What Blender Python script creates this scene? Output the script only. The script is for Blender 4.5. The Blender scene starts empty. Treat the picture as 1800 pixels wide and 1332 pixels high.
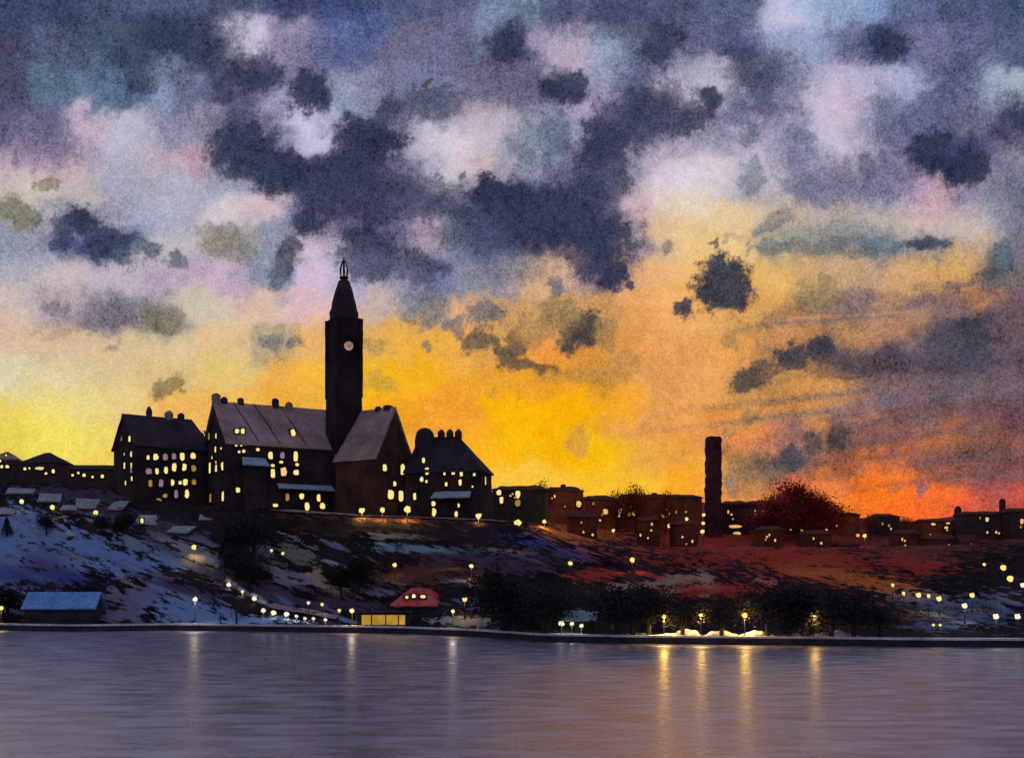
import bpy, bmesh, math, random
import numpy as np
from mathutils import Vector, noise as mnoise
R = math.radians
rnd = random.Random(7)
S = bpy.context.scene
C = S.collection

# ------------------------------------------------------------------ camera, world, exposure
F = 2000.0            # focal length in photo pixels (photo 1800 wide)
HZ = 1010.0           # photo row of the horizon
EYE = 10.0
cam = bpy.data.cameras.new('camera'); camo = bpy.data.objects.new('camera', cam); C.objects.link(camo)
camo.location = (0, 0, EYE); camo.rotation_euler = (R(90), 0, 0)
cam.sensor_width = 36; cam.lens = 36 * F / 1800; cam.shift_y = (HZ - 666) / 1800
cam.clip_start = 1; cam.clip_end = 20000
S.camera = camo
S.view_settings.view_transform = 'Standard'; S.view_settings.look = 'None'
S.view_settings.exposure = 0; S.view_settings.gamma = 1
W = bpy.data.worlds.new('World'); S.world = W; W.use_nodes = True
wn = W.node_tree.nodes; bg = wn['Background']
st = wn.new('ShaderNodeTexSky'); st.sky_type = 'NISHITA'; st.sun_disc = False
st.sun_elevation = R(1); st.sun_rotation = R(8)
W.node_tree.links.new(st.outputs[0], bg.inputs[0]); bg.inputs[1].default_value = 0.05
REAR = 1.55           # brightness of the unseen sky behind the viewer

# ------------------------------------------------------------------ helpers
def lin(c):
    c = [x / 255 for x in c[:3]]
    return tuple(x / 12.92 if x <= .04045 else ((x + .055) / 1.055) ** 2.4 for x in c)
def P(u, v, Y): return Vector(((u - 900) / F * Y, Y, EYE + (HZ - v) / F * Y))
def tag(o, label=None, cat=None, group=None, kind=None):
    if label: o['label'] = label
    if cat: o['category'] = cat
    if group: o['group'] = group
    if kind: o['kind'] = kind
    return o
def empty(name, loc, rz=0, **k):
    o = bpy.data.objects.new(name, None); C.objects.link(o); o.location = loc; o.rotation_euler = (0, 0, rz)
    o.empty_display_size = .5
    return tag(o, **k)
def link(name, me, parent=None, loc=None):
    o = bpy.data.objects.new(name, me); C.objects.link(o)
    if parent: o.parent = parent
    if loc is not None: o.location = loc
    return o
def mesh(name, bm, m, smooth=False):
    me = bpy.data.meshes.new(name); bmesh.ops.recalc_face_normals(bm, faces=bm.faces[:]); bm.to_mesh(me); bm.free()
    me.materials.append(m)
    if smooth: me.shade_smooth()
    return me
def obj(name, bm, m, parent=None, loc=None, smooth=False): return link(name, mesh(name, bm, m, smooth), parent, loc)
def box(bm, x0, x1, y0, y1, z0, z1):
    vs = [bm.verts.new((x, y, z)) for z in (z0, z1) for x, y in ((x0, y0), (x1, y0), (x1, y1), (x0, y1))]
    for f in ((0, 1, 2, 3), (4, 5, 6, 7), (0, 1, 5, 4), (1, 2, 6, 5), (2, 3, 7, 6), (3, 0, 4, 7)):
        bm.faces.new([vs[i] for i in f])
def lathe(bm, prof, n=10, cx=0, cy=0, rot=0, closed=True):
    rings = []
    for r, z in prof:
        rings.append([bm.verts.new((cx + r * math.cos(rot + 2 * math.pi * k / n), cy + r * math.sin(rot + 2 * math.pi * k / n), z)) for k in range(n)])
    for a, b in zip(rings, rings[1:]):
        for k in range(n): bm.faces.new((a[k], a[(k + 1) % n], b[(k + 1) % n], b[k]))
    if closed:
        bm.faces.new(rings[0]); bm.faces.new(rings[-1])
def tube(bm, pts, r0, r1=None, n=6):
    r1 = r0 if r1 is None else r1; pts = [Vector(p) for p in pts]; rings = []
    for i, p in enumerate(pts):
        d = (pts[min(i + 1, len(pts) - 1)] - pts[max(i - 1, 0)]).normalized()
        a = d.orthogonal().normalized(); b = d.cross(a); r = r0 + (r1 - r0) * i / max(1, len(pts) - 1)
        rings.append([bm.verts.new(p + a * r * math.cos(2 * math.pi * k / n) + b * r * math.sin(2 * math.pi * k / n)) for k in range(n)])
    for a, b in zip(rings, rings[1:]):
        for k in range(n): bm.faces.new((a[k], a[(k + 1) % n], b[(k + 1) % n], b[k]))
    bm.faces.new(rings[0]); bm.faces.new(rings[-1])
def wobble(bm, amp=.1, size=1.6, sub=True, maxlen=2.0):
    if sub:
        for _ in range(4):
            es = [e for e in bm.edges if e.calc_length() > maxlen]
            if not es: break
            bmesh.ops.subdivide_edges(bm, edges=es, cuts=1, use_grid_fill=True)
    for v in bm.verts:
        n = mnoise.noise_vector(v.co / size + Vector((3.1, 7.7, 1.3))); v.co += n * amp

# value noise on arrays
def vnoise(x, y, seed=0):
    xi = np.floor(x).astype(np.int64); yi = np.floor(y).astype(np.int64); fx = x - xi; fy = y - yi
    fx = fx * fx * (3 - 2 * fx); fy = fy * fy * (3 - 2 * fy)
    def h(a, b):
        n = (a * 374761393 + b * 668265263 + seed * 974634777) & 0xFFFFFFFF
        n = ((n ^ (n >> 13)) * 1274126177) & 0xFFFFFFFF
        return ((n ^ (n >> 16)) & 0xFFFF) / 65535.0
    return (h(xi, yi) * (1 - fx) + h(xi + 1, yi) * fx) * (1 - fy) + (h(xi, yi + 1) * (1 - fx) + h(xi + 1, yi + 1) * fx) * fy
def fbm(x, y, o=4, seed=0):
    s = 0; a = .5; t = 0
    for k in range(o): s = s + a * vnoise(x * 2 ** k, y * 2 ** k, seed + k); t += a; a *= .55
    return s / t - .5
def sstep(a, b, x):
    t = np.clip((x - a) / (b - a), 0, 1); return t * t * (3 - 2 * t)

# ------------------------------------------------------------------ materials
def nmat(name):
    m = bpy.data.materials.new(name); m.use_nodes = True; nt = m.node_tree
    return m, nt, nt.nodes, nt.links, nt.nodes['Principled BSDF']
def blotchy(name, c1, c2, scale=.35, rough=.85, fine=3.0, spec=.2, bump=.0):
    """two pigments mottled over the surface, as wear and stain"""
    m, nt, N, L, b = nmat(name)
    tc = N.new('ShaderNodeTexCoord'); n1 = N.new('ShaderNodeTexNoise'); n1.inputs['Scale'].default_value = scale; n1.inputs['Detail'].default_value = 6
    n1.inputs['Roughness'].default_value = .65
    L.new(tc.outputs['Object'], n1.inputs['Vector'])
    r = N.new('ShaderNodeValToRGB'); r.color_ramp.elements[0].position = .36; r.color_ramp.elements[1].position = .64
    r.color_ramp.elements[0].color = (*c1, 1); r.color_ramp.elements[1].color = (*c2, 1)
    L.new(n1.outputs['Fac'], r.inputs['Fac'])
    n2 = N.new('ShaderNodeTexNoise'); n2.inputs['Scale'].default_value = fine; n2.inputs['Detail'].default_value = 3
    L.new(tc.outputs['Object'], n2.inputs['Vector'])
    mr = N.new('ShaderNodeMapRange'); mr.inputs['From Min'].default_value = .3; mr.inputs['From Max'].default_value = .7
    mr.inputs['To Min'].default_value = .65; mr.inputs['To Max'].default_value = 1.35
    L.new(n2.outputs['Fac'], mr.inputs['Value'])
    mx = N.new('ShaderNodeVectorMath'); mx.operation = 'SCALE'; L.new(r.outputs['Color'], mx.inputs[0]); L.new(mr.outputs[0], mx.inputs['Scale'])
    L.new(mx.outputs[0], b.inputs['Base Color']); b.inputs['Roughness'].default_value = rough; b.inputs['Specular IOR Level'].default_value = spec
    if bump:
        bp = N.new('ShaderNodeBump'); bp.inputs['Strength'].default_value = bump; bp.inputs['Distance'].default_value = .3
        L.new(n2.outputs['Fac'], bp.inputs['Height']); L.new(bp.outputs[0], b.inputs['Normal'])
    return m
def glow(name, c, s=1.0, var=.25, scale=1.2):
    m, nt, N, L, b = nmat(name)
    tc = N.new('ShaderNodeTexCoord'); n = N.new('ShaderNodeTexNoise'); n.inputs['Scale'].default_value = scale; n.inputs['Detail'].default_value = 2
    L.new(tc.outputs['Object'], n.inputs['Vector'])
    mr = N.new('ShaderNodeMapRange'); mr.inputs['From Min'].default_value = .3; mr.inputs['From Max'].default_value = .7
    mr.inputs['To Min'].default_value = s * (1 - var); mr.inputs['To Max'].default_value = s
    L.new(n.outputs['Fac'], mr.inputs['Value']); L.new(mr.outputs[0], b.inputs['Emission Strength'])
    b.inputs['Emission Color'].default_value = (*c, 1); b.inputs['Base Color'].default_value = (c[0] * .4, c[1] * .4, c[2] * .4, 1); b.inputs['Roughness'].default_value = .6
    return m
M = {}
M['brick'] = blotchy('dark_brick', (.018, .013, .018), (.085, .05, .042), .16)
M['brick_red'] = blotchy('red_brick', (.05, .025, .02), (.20, .09, .05), .14)
M['brick_plum'] = blotchy('plum_brick', (.05, .018, .022), (.15, .05, .05), .25, fine=1.5)
M['roof'] = blotchy('roof_brown', (.32, .22, .17), (.62, .45, .36), .15)
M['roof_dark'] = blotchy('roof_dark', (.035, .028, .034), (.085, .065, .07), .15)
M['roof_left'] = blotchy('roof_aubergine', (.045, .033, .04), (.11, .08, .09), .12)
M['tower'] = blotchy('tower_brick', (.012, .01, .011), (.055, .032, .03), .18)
M['spire'] = blotchy('spire_copper', (.035, .025, .03), (.07, .045, .05), .25)
M['teal'] = blotchy('verdigris', (.34, .50, .52), (.52, .66, .64), .5)
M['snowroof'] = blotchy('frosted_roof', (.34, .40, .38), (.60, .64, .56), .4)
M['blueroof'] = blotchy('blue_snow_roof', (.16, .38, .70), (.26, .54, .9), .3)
M['redroof'] = blotchy('red_roof', (.75, .06, .05), (.95, .22, .17), .35)
M['stone'] = blotchy('pale_stone', (.5, .48, .46), (.9, .88, .82), .15)
M['stone_dark'] = blotchy('dark_stone', (.03, .03, .035), (.07, .06, .07), .3)
M['snow'] = blotchy('snow', (.55, .58, .62), (.8, .8, .78), .5)
M['town'] = blotchy('town_wall', (.22, .06, .022), (.52, .16, .05), .12)  # red-orange albedo stands in for the rust glow over the slope
M['town_low'] = blotchy('town_wall_rust', (.10, .03, .016), (.30, .085, .035), .2)  # lower houses, reddened to carry the same glow in their colour
M['town_dark'] = blotchy('town_wall_dark', (.06, .04, .04), (.11, .065, .055), .2)
M['town_roof'] = blotchy('town_roof', (.08, .03, .022), (.24, .075, .035), .12)
M['green_wall'] = blotchy('olive_wall', (.06, .06, .035), (.12, .10, .05), .2)
M['metal'] = blotchy('iron', (.02, .02, .022), (.04, .04, .04), 2, .5, spec=.5)
M['bark'] = blotchy('bark', (.03, .022, .02), (.06, .045, .04), 1)
M['leaf_dark'] = blotchy('leaf_dark', (.018, .018, .022), (.05, .042, .045), .5)
M['leaf_red'] = blotchy('leaf_red', (.34, .035, .03), (.55, .09, .05), .5)
M['leaf_rust'] = blotchy('leaf_rust', (.22, .05, .02), (.42, .12, .03), .5)
M['frame'] = blotchy('window_frame', (.03, .02, .02), (.06, .045, .04), 1)
M['yellow_paint'] = blotchy('yellow_paint', (.75, .6, .15), (.9, .75, .25), 2)
M['lit'] = glow('lit_window', lin((255, 228, 138)), 1.05, .12)
M['pale'] = glow('lilac_window', lin((150, 125, 140)), .9, .4)  # unlit panes; emission stands in for their dim reflection
M['amber'] = glow('amber_window', lin((165, 132, 58)), .95, .3)
M['orange'] = glow('orange_window', lin((252, 180, 100)), 1.0, .2)
M['peach'] = glow('peach_window', lin((250, 205, 135)), 1.0, .2)
M['clock'] = glow('clock_dial', lin((205, 165, 150)), .8, .75, 1.0)
M['globe_w'] = glow('lamp_globe_white', lin((246, 238, 200)), 1.05, .05)
M['globe_y'] = glow('lamp_globe_yellow', lin((255, 226, 130)), 1.1, .05)
M['kiosk_glow'] = glow('kiosk_lit_panel', lin((215, 165, 60)), .8, .5, .5)

# ------------------------------------------------------------------ sky dome
SKY = """0 0 60 74 112;100 0 60 72 106;200 0 68 80 114;300 0 78 88 125;400 0 65 75 105;500 0 60 68 110;600 0 60 72 120
0 75 65 68 95;100 75 78 88 120;200 75 72 90 116;300 75 52 65 92;370 75 60 70 98;425 65 205 195 222;500 75 140 130 160;560 90 98 100 138;600 75 84 96 148
0 150 75 75 105;100 150 85 110 135;200 150 85 108 140;250 150 72 90 122;290 145 165 180 215;330 150 85 92 125;400 150 82 82 118;450 140 80 82 115;500 165 165 160 195;545 150 65 72 105;600 150 140 150 180
0 225 95 90 125;100 225 85 90 125;155 225 196 170 192;200 225 192 192 216;250 225 180 170 195;300 215 118 125 155;350 225 150 140 165;420 225 75 78 110;480 215 115 112 145;540 225 210 205 230;580 225 170 160 190
100 262 140 120 150;40 262 130 110 145;260 275 190 168 180;330 280 190 150 165;400 265 75 80 110;200 262 175 172 195
0 300 200 176 188;100 300 206 178 184;200 300 165 165 190;300 310 168 168 190;400 320 160 165 190;450 300 90 90 120;520 300 68 68 103;600 300 60 62 95
0 345 190 180 175;60 350 212 195 180;130 345 190 180 180;0 395 135 140 150;50 395 160 160 168;100 385 150 150 165;145 385 70 80 120;200 365 165 160 180;260 380 160 165 190;320 360 175 170 190;400 375 210 198 205;450 355 222 190 200;500 385 140 145 165;540 365 80 80 115;600 375 80 80 115
700 0 72 82 122;800 0 85 90 125;900 0 110 130 160;1000 0 85 90 130;1100 0 80 85 125;1200 0 75 82 115
640 50 76 94 150;700 75 100 100 130;800 75 100 100 135;870 45 120 135 165;900 75 70 78 110;970 65 150 140 170;1000 90 195 172 195;1060 90 145 165 195;1120 75 110 120 150;1150 75 75 80 115
650 150 135 135 165;700 150 120 120 155;750 150 105 110 145;800 130 110 110 145;850 150 105 100 130;900 130 105 100 128;950 150 100 95 125;1000 150 65 65 95;1050 125 150 155 185;1100 135 90 95 130;1150 150 80 88 122;1190 150 200 170 190
620 190 150 165 195;680 190 100 100 130;750 190 110 115 145;850 190 172 157 177;900 180 120 115 145;950 190 130 130 160;1030 180 190 165 195;1080 195 75 80 115;1150 195 75 78 110
640 240 66 70 102;680 240 110 100 130;710 235 170 165 190;750 250 205 195 213;800 262 215 205 218;870 220 210 190 205;910 240 150 160 180;970 235 140 155 180;1020 235 160 155 185;1060 240 68 70 105;1120 240 88 86 118;1180 235 130 125 155
700 300 85 82 115;760 295 150 145 170;800 300 218 203 212;850 290 205 175 185;900 290 135 138 160;950 300 130 135 165;990 300 90 90 120;1050 300 90 92 125;1105 290 140 135 160;1150 290 215 195 210;1200 300 216 206 222
660 350 82 80 115;720 350 88 85 118;800 350 80 82 115;880 340 50 58 90;950 350 65 68 100;1020 350 65 68 100;1070 350 70 75 105;1120 350 205 172 180;1200 350 230 210 190
600 410 140 120 145;640 410 85 80 115;700 410 110 105 140;750 410 190 165 180;800 410 120 130 155;850 410 80 82 115;950 410 68 70 105;1050 410 62 70 103;1110 410 130 120 140;1160 410 228 192 160;1200 410 236 196 130
1300 0 85 95 130;1370 0 192 192 222;1400 45 190 190 222;1430 0 165 180 215;1480 0 140 165 205;1550 0 125 150 195;1600 0 85 95 140;1700 0 80 90 130;1800 0 65 80 115
1250 60 90 92 130;1300 75 80 85 125;1370 80 150 160 195;1430 75 125 145 182;1500 70 98 103 143;1560 75 58 72 108;1620 75 110 110 150;1700 75 90 95 135;1800 75 75 88 120
1200 115 150 150 180;1220 140 178 172 198;1280 140 180 175 200;1335 130 85 88 122;1400 130 130 135 170;1450 130 185 172 203;1520 140 185 175 205;1600 140 162 167 202;1680 140 90 95 135;1750 150 155 170 195;1800 145 168 182 197
1200 210 100 105 140;1250 205 135 130 162;1320 200 95 100 135;1380 210 150 145 175;1450 190 205 188 212;1500 190 203 182 207;1550 200 122 128 163;1650 200 95 98 135;1720 190 102 100 133;1800 210 70 75 110
1210 262 217 190 210;1250 240 150 145 172;1330 240 185 172 197;1395 265 125 125 160;1460 250 200 190 214;1510 270 195 180 200;1560 265 112 108 143;1630 270 62 66 106;1700 275 58 63 98;1750 250 85 80 115;1800 265 150 140 160
1250 310 218 206 212;1320 315 165 160 180;1360 300 203 187 202;1430 320 132 132 163;1500 310 145 137 167;1560 325 118 118 153;1600 335 185 155 182;1650 352 205 160 172;1700 345 150 135 162;1750 330 128 128 153;1800 330 98 98 128
1200 385 230 196 150;1300 385 232 202 155;1360 375 190 172 155;1450 375 175 160 155;1550 385 190 175 165;1620 380 208 190 172;1700 380 200 185 172;1760 385 150 150 165;1800 390 108 106 128
0 430 145 152 175;60 440 158 160 178;100 420 66 80 122;200 420 75 90 130;260 460 190 178 188;300 420 195 185 190;400 430 152 147 150;480 440 140 150 160;550 430 212 192 206;600 440 165 165 184
0 480 168 168 180;100 480 195 180 185;200 480 190 175 190;300 480 180 160 185;400 480 195 170 190;480 485 120 130 150;550 480 217 197 207;610 500 195 188 192
0 530 200 180 175;100 535 172 157 165;200 545 125 120 133;285 560 135 130 133;350 530 205 192 170;450 530 222 192 162;550 530 216 192 172
0 590 216 186 162;100 600 216 186 155;200 610 216 190 148;300 610 221 196 153;400 590 222 190 140;480 600 172 162 122;560 600 232 187 100
0 660 222 212 172;100 660 224 208 164;200 655 220 197 148;300 650 216 187 130;400 650 226 196 115;500 650 236 182 72;560 660 240 190 58
0 715 233 208 108;100 705 232 212 120;150 715 228 212 140;220 705 232 202 132;300 700 236 182 98;400 700 236 186 80;550 710 236 182 58
0 760 236 212 88;100 760 240 220 98;180 760 238 215 105;0 820 234 208 90;100 820 240 216 98;200 820 238 205 90;330 720 235 178 90
650 480 128 130 160;700 490 150 152 162;760 480 110 116 142;830 480 130 136 142;900 490 152 148 148;950 490 222 184 124;1000 480 192 164 134;1060 475 85 82 110;1120 500 216 172 112;1160 480 234 188 120
660 540 200 184 152;700 530 155 155 150;740 535 150 150 130;790 540 225 184 118;850 550 205 168 100;900 545 205 165 92;950 545 205 160 88;1000 555 200 158 84;1060 555 200 155 85;1120 550 232 172 84;1200 540 236 180 92
660 600 222 180 92;700 600 236 186 70;790 610 232 178 66;850 595 222 170 76;900 605 222 168 70;950 610 236 156 60;1020 615 220 152 62;1100 610 226 162 72;1200 610 228 168 84
660 660 242 192 28;750 660 242 186 28;850 670 237 172 46;950 665 230 165 40;1050 650 205 150 52;1150 660 226 166 80;1200 670 228 168 84
700 730 240 172 36;800 730 242 168 46;900 720 247 190 8;1000 720 247 186 8;1080 700 240 175 30;1120 740 226 168 74;1200 730 231 168 78
720 790 240 180 60;850 790 247 182 36;900 790 248 196 8;1000 800 248 190 12;1060 800 248 202 14;1130 800 234 178 66;1200 790 238 172 62
880 850 247 205 60;960 850 248 205 60;1050 850 250 205 40;1100 850 247 198 48;1200 850 250 180 34;1000 900 245 170 40
1230 430 236 196 132;1300 430 236 196 130;1360 435 150 150 135;1450 430 142 142 140;1550 425 120 130 145;1640 425 116 120 138;1720 430 192 164 142;1800 430 110 110 120
1220 480 238 192 112;1350 480 237 192 104;1420 470 212 174 112;1500 470 206 172 126;1600 470 216 172 112;1680 465 236 182 98;1745 470 104 102 92;1800 480 122 112 105
1220 560 238 186 96;1350 530 232 182 88;1420 530 150 125 84;1500 530 150 125 100;1580 540 184 152 104;1650 530 140 116 98;1720 510 190 140 90;1800 530 112 94 94
1300 570 226 176 88;1400 570 214 158 90;1500 580 196 152 90;1580 580 186 142 94;1650 590 98 92 90;1720 580 96 90 90;1800 580 118 98 94
1300 620 236 172 78;1350 650 175 140 80;1400 625 165 130 82;1480 620 112 96 82;1600 620 90 80 86;1700 620 88 86 90;1800 620 104 90 90
1250 660 229 171 84;1330 665 205 155 80;1400 665 234 174 78;1450 675 220 162 84;1550 665 132 108 96;1650 660 120 105 100;1800 660 115 95 96
1300 720 229 162 72;1400 715 218 154 76;1500 710 166 126 96;1600 730 128 94 86;1700 740 118 86 84;1800 735 108 80 82
1250 760 236 164 74;1330 765 240 150 78;1400 770 178 128 94;1480 780 146 104 82;1560 765 165 105 80;1650 765 205 125 62;1720 770 165 106 70;1800 770 170 102 66
1240 820 242 182 52;1300 815 190 142 80;1340 820 180 130 82;1400 820 120 98 80;1480 820 186 112 66;1560 822 245 132 40;1650 815 160 100 72;1750 815 132 88 78;1800 820 126 80 76
1250 870 242 156 58;1330 870 242 156 66;1400 860 215 110 70;1450 860 247 142 60;1550 860 252 126 26;1650 865 247 116 42;1750 865 172 88 70;1800 865 200 84 60
1500 910 248 130 40;1600 910 250 110 40;1700 895 215 92 58;1400 900 240 120 50;1800 900 190 80 60"""
skyp = np.array([[float(t) for t in e.split()] for e in SKY.replace('\n', ';').split(';')])
_c = skyp[:, 2:] / 255.
_g = _c.mean(1, keepdims=True); _k = np.clip((470 - skyp[:, 1:2]) / 200, 0, 1) * .14
_c = _c * (1 - _k) + _g * np.array([[1.0, .985, 1.03]]) * _k
_isb = (skyp[:, 1:2] < 100) & (_c[:, 2:3] > _c[:, 0:1] * 1.7)
_y = np.clip((skyp[:, 1:2] - 420) / 100, 0, 1) * np.clip((skyp[:, 0:1] - 350) / 200, 0, 1)
_c = _c * (1 - _y * np.array([[0, .055, -.08]]))
_y2 = np.clip((skyp[:, 1:2] - 420) / 100, 0, 1) * np.clip((skyp[:, 0:1] - 1250) / 200, 0, 1) * np.clip((850 - skyp[:, 1:2]) / 40, 0, 1)
_c = _c * (1 - _y2 * .07)
sky_lin = np.where(_c <= .04045, _c / 12.92, ((_c + .055) / 1.055) ** 2.4) ** .5   # blend in a root space
# small dark feathered clouds: u v rx ry angle opacity kind
CL = """645 245 52 42 0 .9 b;430 262 52 40 0 .8 b;500 300 72 34 20 .85 b;600 322 85 45 0 .6 b;690 345 90 45 0 .5 b;650 440 52 42 0 .75 b;540 388 26 24 0 .8 b
735 465 40 26 0 .6 b;880 340 46 30 0 .95 b;950 385 110 55 0 .7 b;1050 430 58 50 0 .8 b;850 400 70 46 0 .45 b;1082 482 26 19 -20 .95 b;1111 499 9 8 0 .9 b;1093 512 5 5 0 .7 b
1060 245 40 48 0 .9 b;1120 200 80 40 -25 .6 b;1060 305 42 36 0 .6 b;1246 172 18 18 0 .95 b;1212 205 38 22 -20 .7 b;1000 155 32 24 0 .9 b;545 158 30 36 30 .85 b
450 125 48 32 0 .75 b;252 140 30 20 10 .7 b;200 100 20 18 0 .6 b;300 80 110 60 0 .45 b;255 436 17 17 0 .8 t;195 428 46 26 20 .75 b;145 382 24 22 0 .9 b;108 405 22 24 0 .7 b;217 445 18 16 0 .8 t
315 458 21 12 25 .75 t;30 365 38 18 30 .75 o;60 382 16 9 60 .6 b;503 450 20 34 25 .75 b;484 482 18 16 0 .7 t;740 535 36 36 0 .55 t;803 568 19 14 0 .7 t;850 545 26 20 0 .75 t;842 592 30 20 0 .8 g
908 598 22 18 0 .85 g;885 625 22 16 30 .85 g;912 636 22 12 0 .8 g;955 643 40 7 4 .8 g;1022 578 38 26 -25 .95 g;985 548 34 28 0 .55 o;935 580 36 22 0 .4 o;972 499 13 12 0 .75 t;1065 590 20 22 30 .5 o;746 607 9 8 0 .6 t
1273 500 44 44 0 .98 d;1198 543 21 16 -20 .95 d;1320 664 27 18 -10 .9 g;1338 640 15 12 0 .7 g;1395 630 27 22 -30 .92 d;1446 614 22 19 0 .92 d;1360 652 26 8 -25 .6 g;1480 640 50 22 0 .5 d
1350 820 44 20 -10 .9 d;1390 802 24 18 0 .85 d;1330 835 44 34 0 .45 o;1425 775 16 16 0 .7 g;1468 765 20 16 0 .75 g;1290 850 15 17 0 .55 t;1622 855 10 10 0 .6 t;1575 852 14 7 0 .3 o
298 675 30 15 -12 .75 o;475 596 22 15 0 .55 t;518 600 15 12 0 .6 t;490 625 10 10 0 .3 t;98 540 28 13 15 .6 l;200 550 30 20 0 .65 l;286 560 34 18 15 .6 o;150 560 80 16 -12 .3 l;195 618 14 6 0 .5 l;400 425 50 24 20 .5 o
84 318 20 10 0 .7 o;1640 268 30 34 20 .85 b;1700 290 38 30 0 .9 b;1560 78 30 22 0 .85 b;1545 55 12 14 0 .6 b;1762 455 18 30 0 .8 t;1750 480 18 12 0 .7 g;1490 430 95 13 -3 .5 t;1625 423 34 11 -6 .8 b;1372 434 34 11 3 .6 t
1182 432 11 11 0 .55 t;1252 420 10 5 0 .7 g;1290 412 22 5 0 .3 t;1321 434 8 8 0 .5 t;1690 590 48 32 0 .7 d;1660 610 34 20 -20 .5 d;1560 628 20 20 0 .6 d;1360 560 24 14 -25 .45 o;1280 595 12 14 0 .4 o;1330 575 40 6 -5 .35 o
1430 515 34 26 0 .45 o;1510 520 28 18 0 .4 l;1620 525 26 10 -10 .5 l;1700 495 45 6 0 .45 l;1560 700 12 10 0 .4 t;1320 730 15 13 0 .5 o;1395 745 16 14 0 .4 l;1480 735 14 12 0 .4 l;1280 757 18 7 -10 .4 o
1660 668 8 5 0 .6 t;1640 740 30 14 0 .5 l;905 470 60 24 0 .3 t;1030 655 70 14 0 .25 o;1095 635 26 18 0 .3 o;655 605 26 12 10 .35 o;665 670 30 12 15 .35 o;1020 770 18 22 0 .25 l;860 690 14 8 0 .2 o
760 180 44 24 -15 .5 b;690 195 24 28 -30 .6 b;890 70 30 34 20 .8 b;930 25 22 22 0 .6 t;1060 30 90 34 0 .4 b;1155 75 34 40 0 .7 b;1400 235 20 14 0 .5 t;1322 235 16 16 0 .6 t;1290 170 18 16 0 .5 t;1330 312 26 22 0 .5 t
1370 160 40 40 30 .35 b;1330 120 60 40 10 .5 b;975 230 24 32 0 .6 t;925 250 24 36 0 .4 t;775 305 9 8 0 .6 t;809 304 4 4 0 .9 t;750 137 8 7 -20 .9 g;743 186 4 4 0 .6 g;390 158 16 24 0 .6 b;1360 388 26 16 -25 .5 t;1520 290 12 20 0 .6 b
1560 200 26 40 0 .4 b;1440 310 60 40 0 .35 b;1560 310 40 30 0 .3 b;1780 210 30 40 0 .5 b;70 700 3 3 0 0 l;1550 270 12 14 0 .5 t;1275 855 8 6 0 .4 t"""
pig = {'b': lin((44, 50, 76)), 't': lin((78, 94, 110)), 'g': lin((66, 66, 68)), 'd': lin((58, 60, 74)), 'o': lin((118, 112, 84)), 'l': lin((112, 100, 112))}
STREAK = """1560 705 230 5 -7 .4 l;1450 690 170 3 -6 .35 l;1400 700 120 3 -7 .35 o;1660 640 170 9 -3 .3 d;1590 735 190 8 -9 .45 p;1690 755 150 9 -4 .4 p;1500 775 100 6 -8 .45 p;1700 800 130 10 -6 .5 p;1600 795 120 5 -6 .35 p
1470 560 130 3 -4 .4 l;1540 540 120 3 -4 .35 l;1620 610 160 4 -3 .3 l;1350 728 70 3 -8 .4 o;1560 720 120 2 -6 .5 p;1700 690 120 5 -3 .3 l;1640 840 130 4 -6 .3 p;1740 830 60 8 -3 .4 p;1750 770 80 3 -4 .4 p"""
pig['p'] = lin((108, 82, 82))
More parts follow.
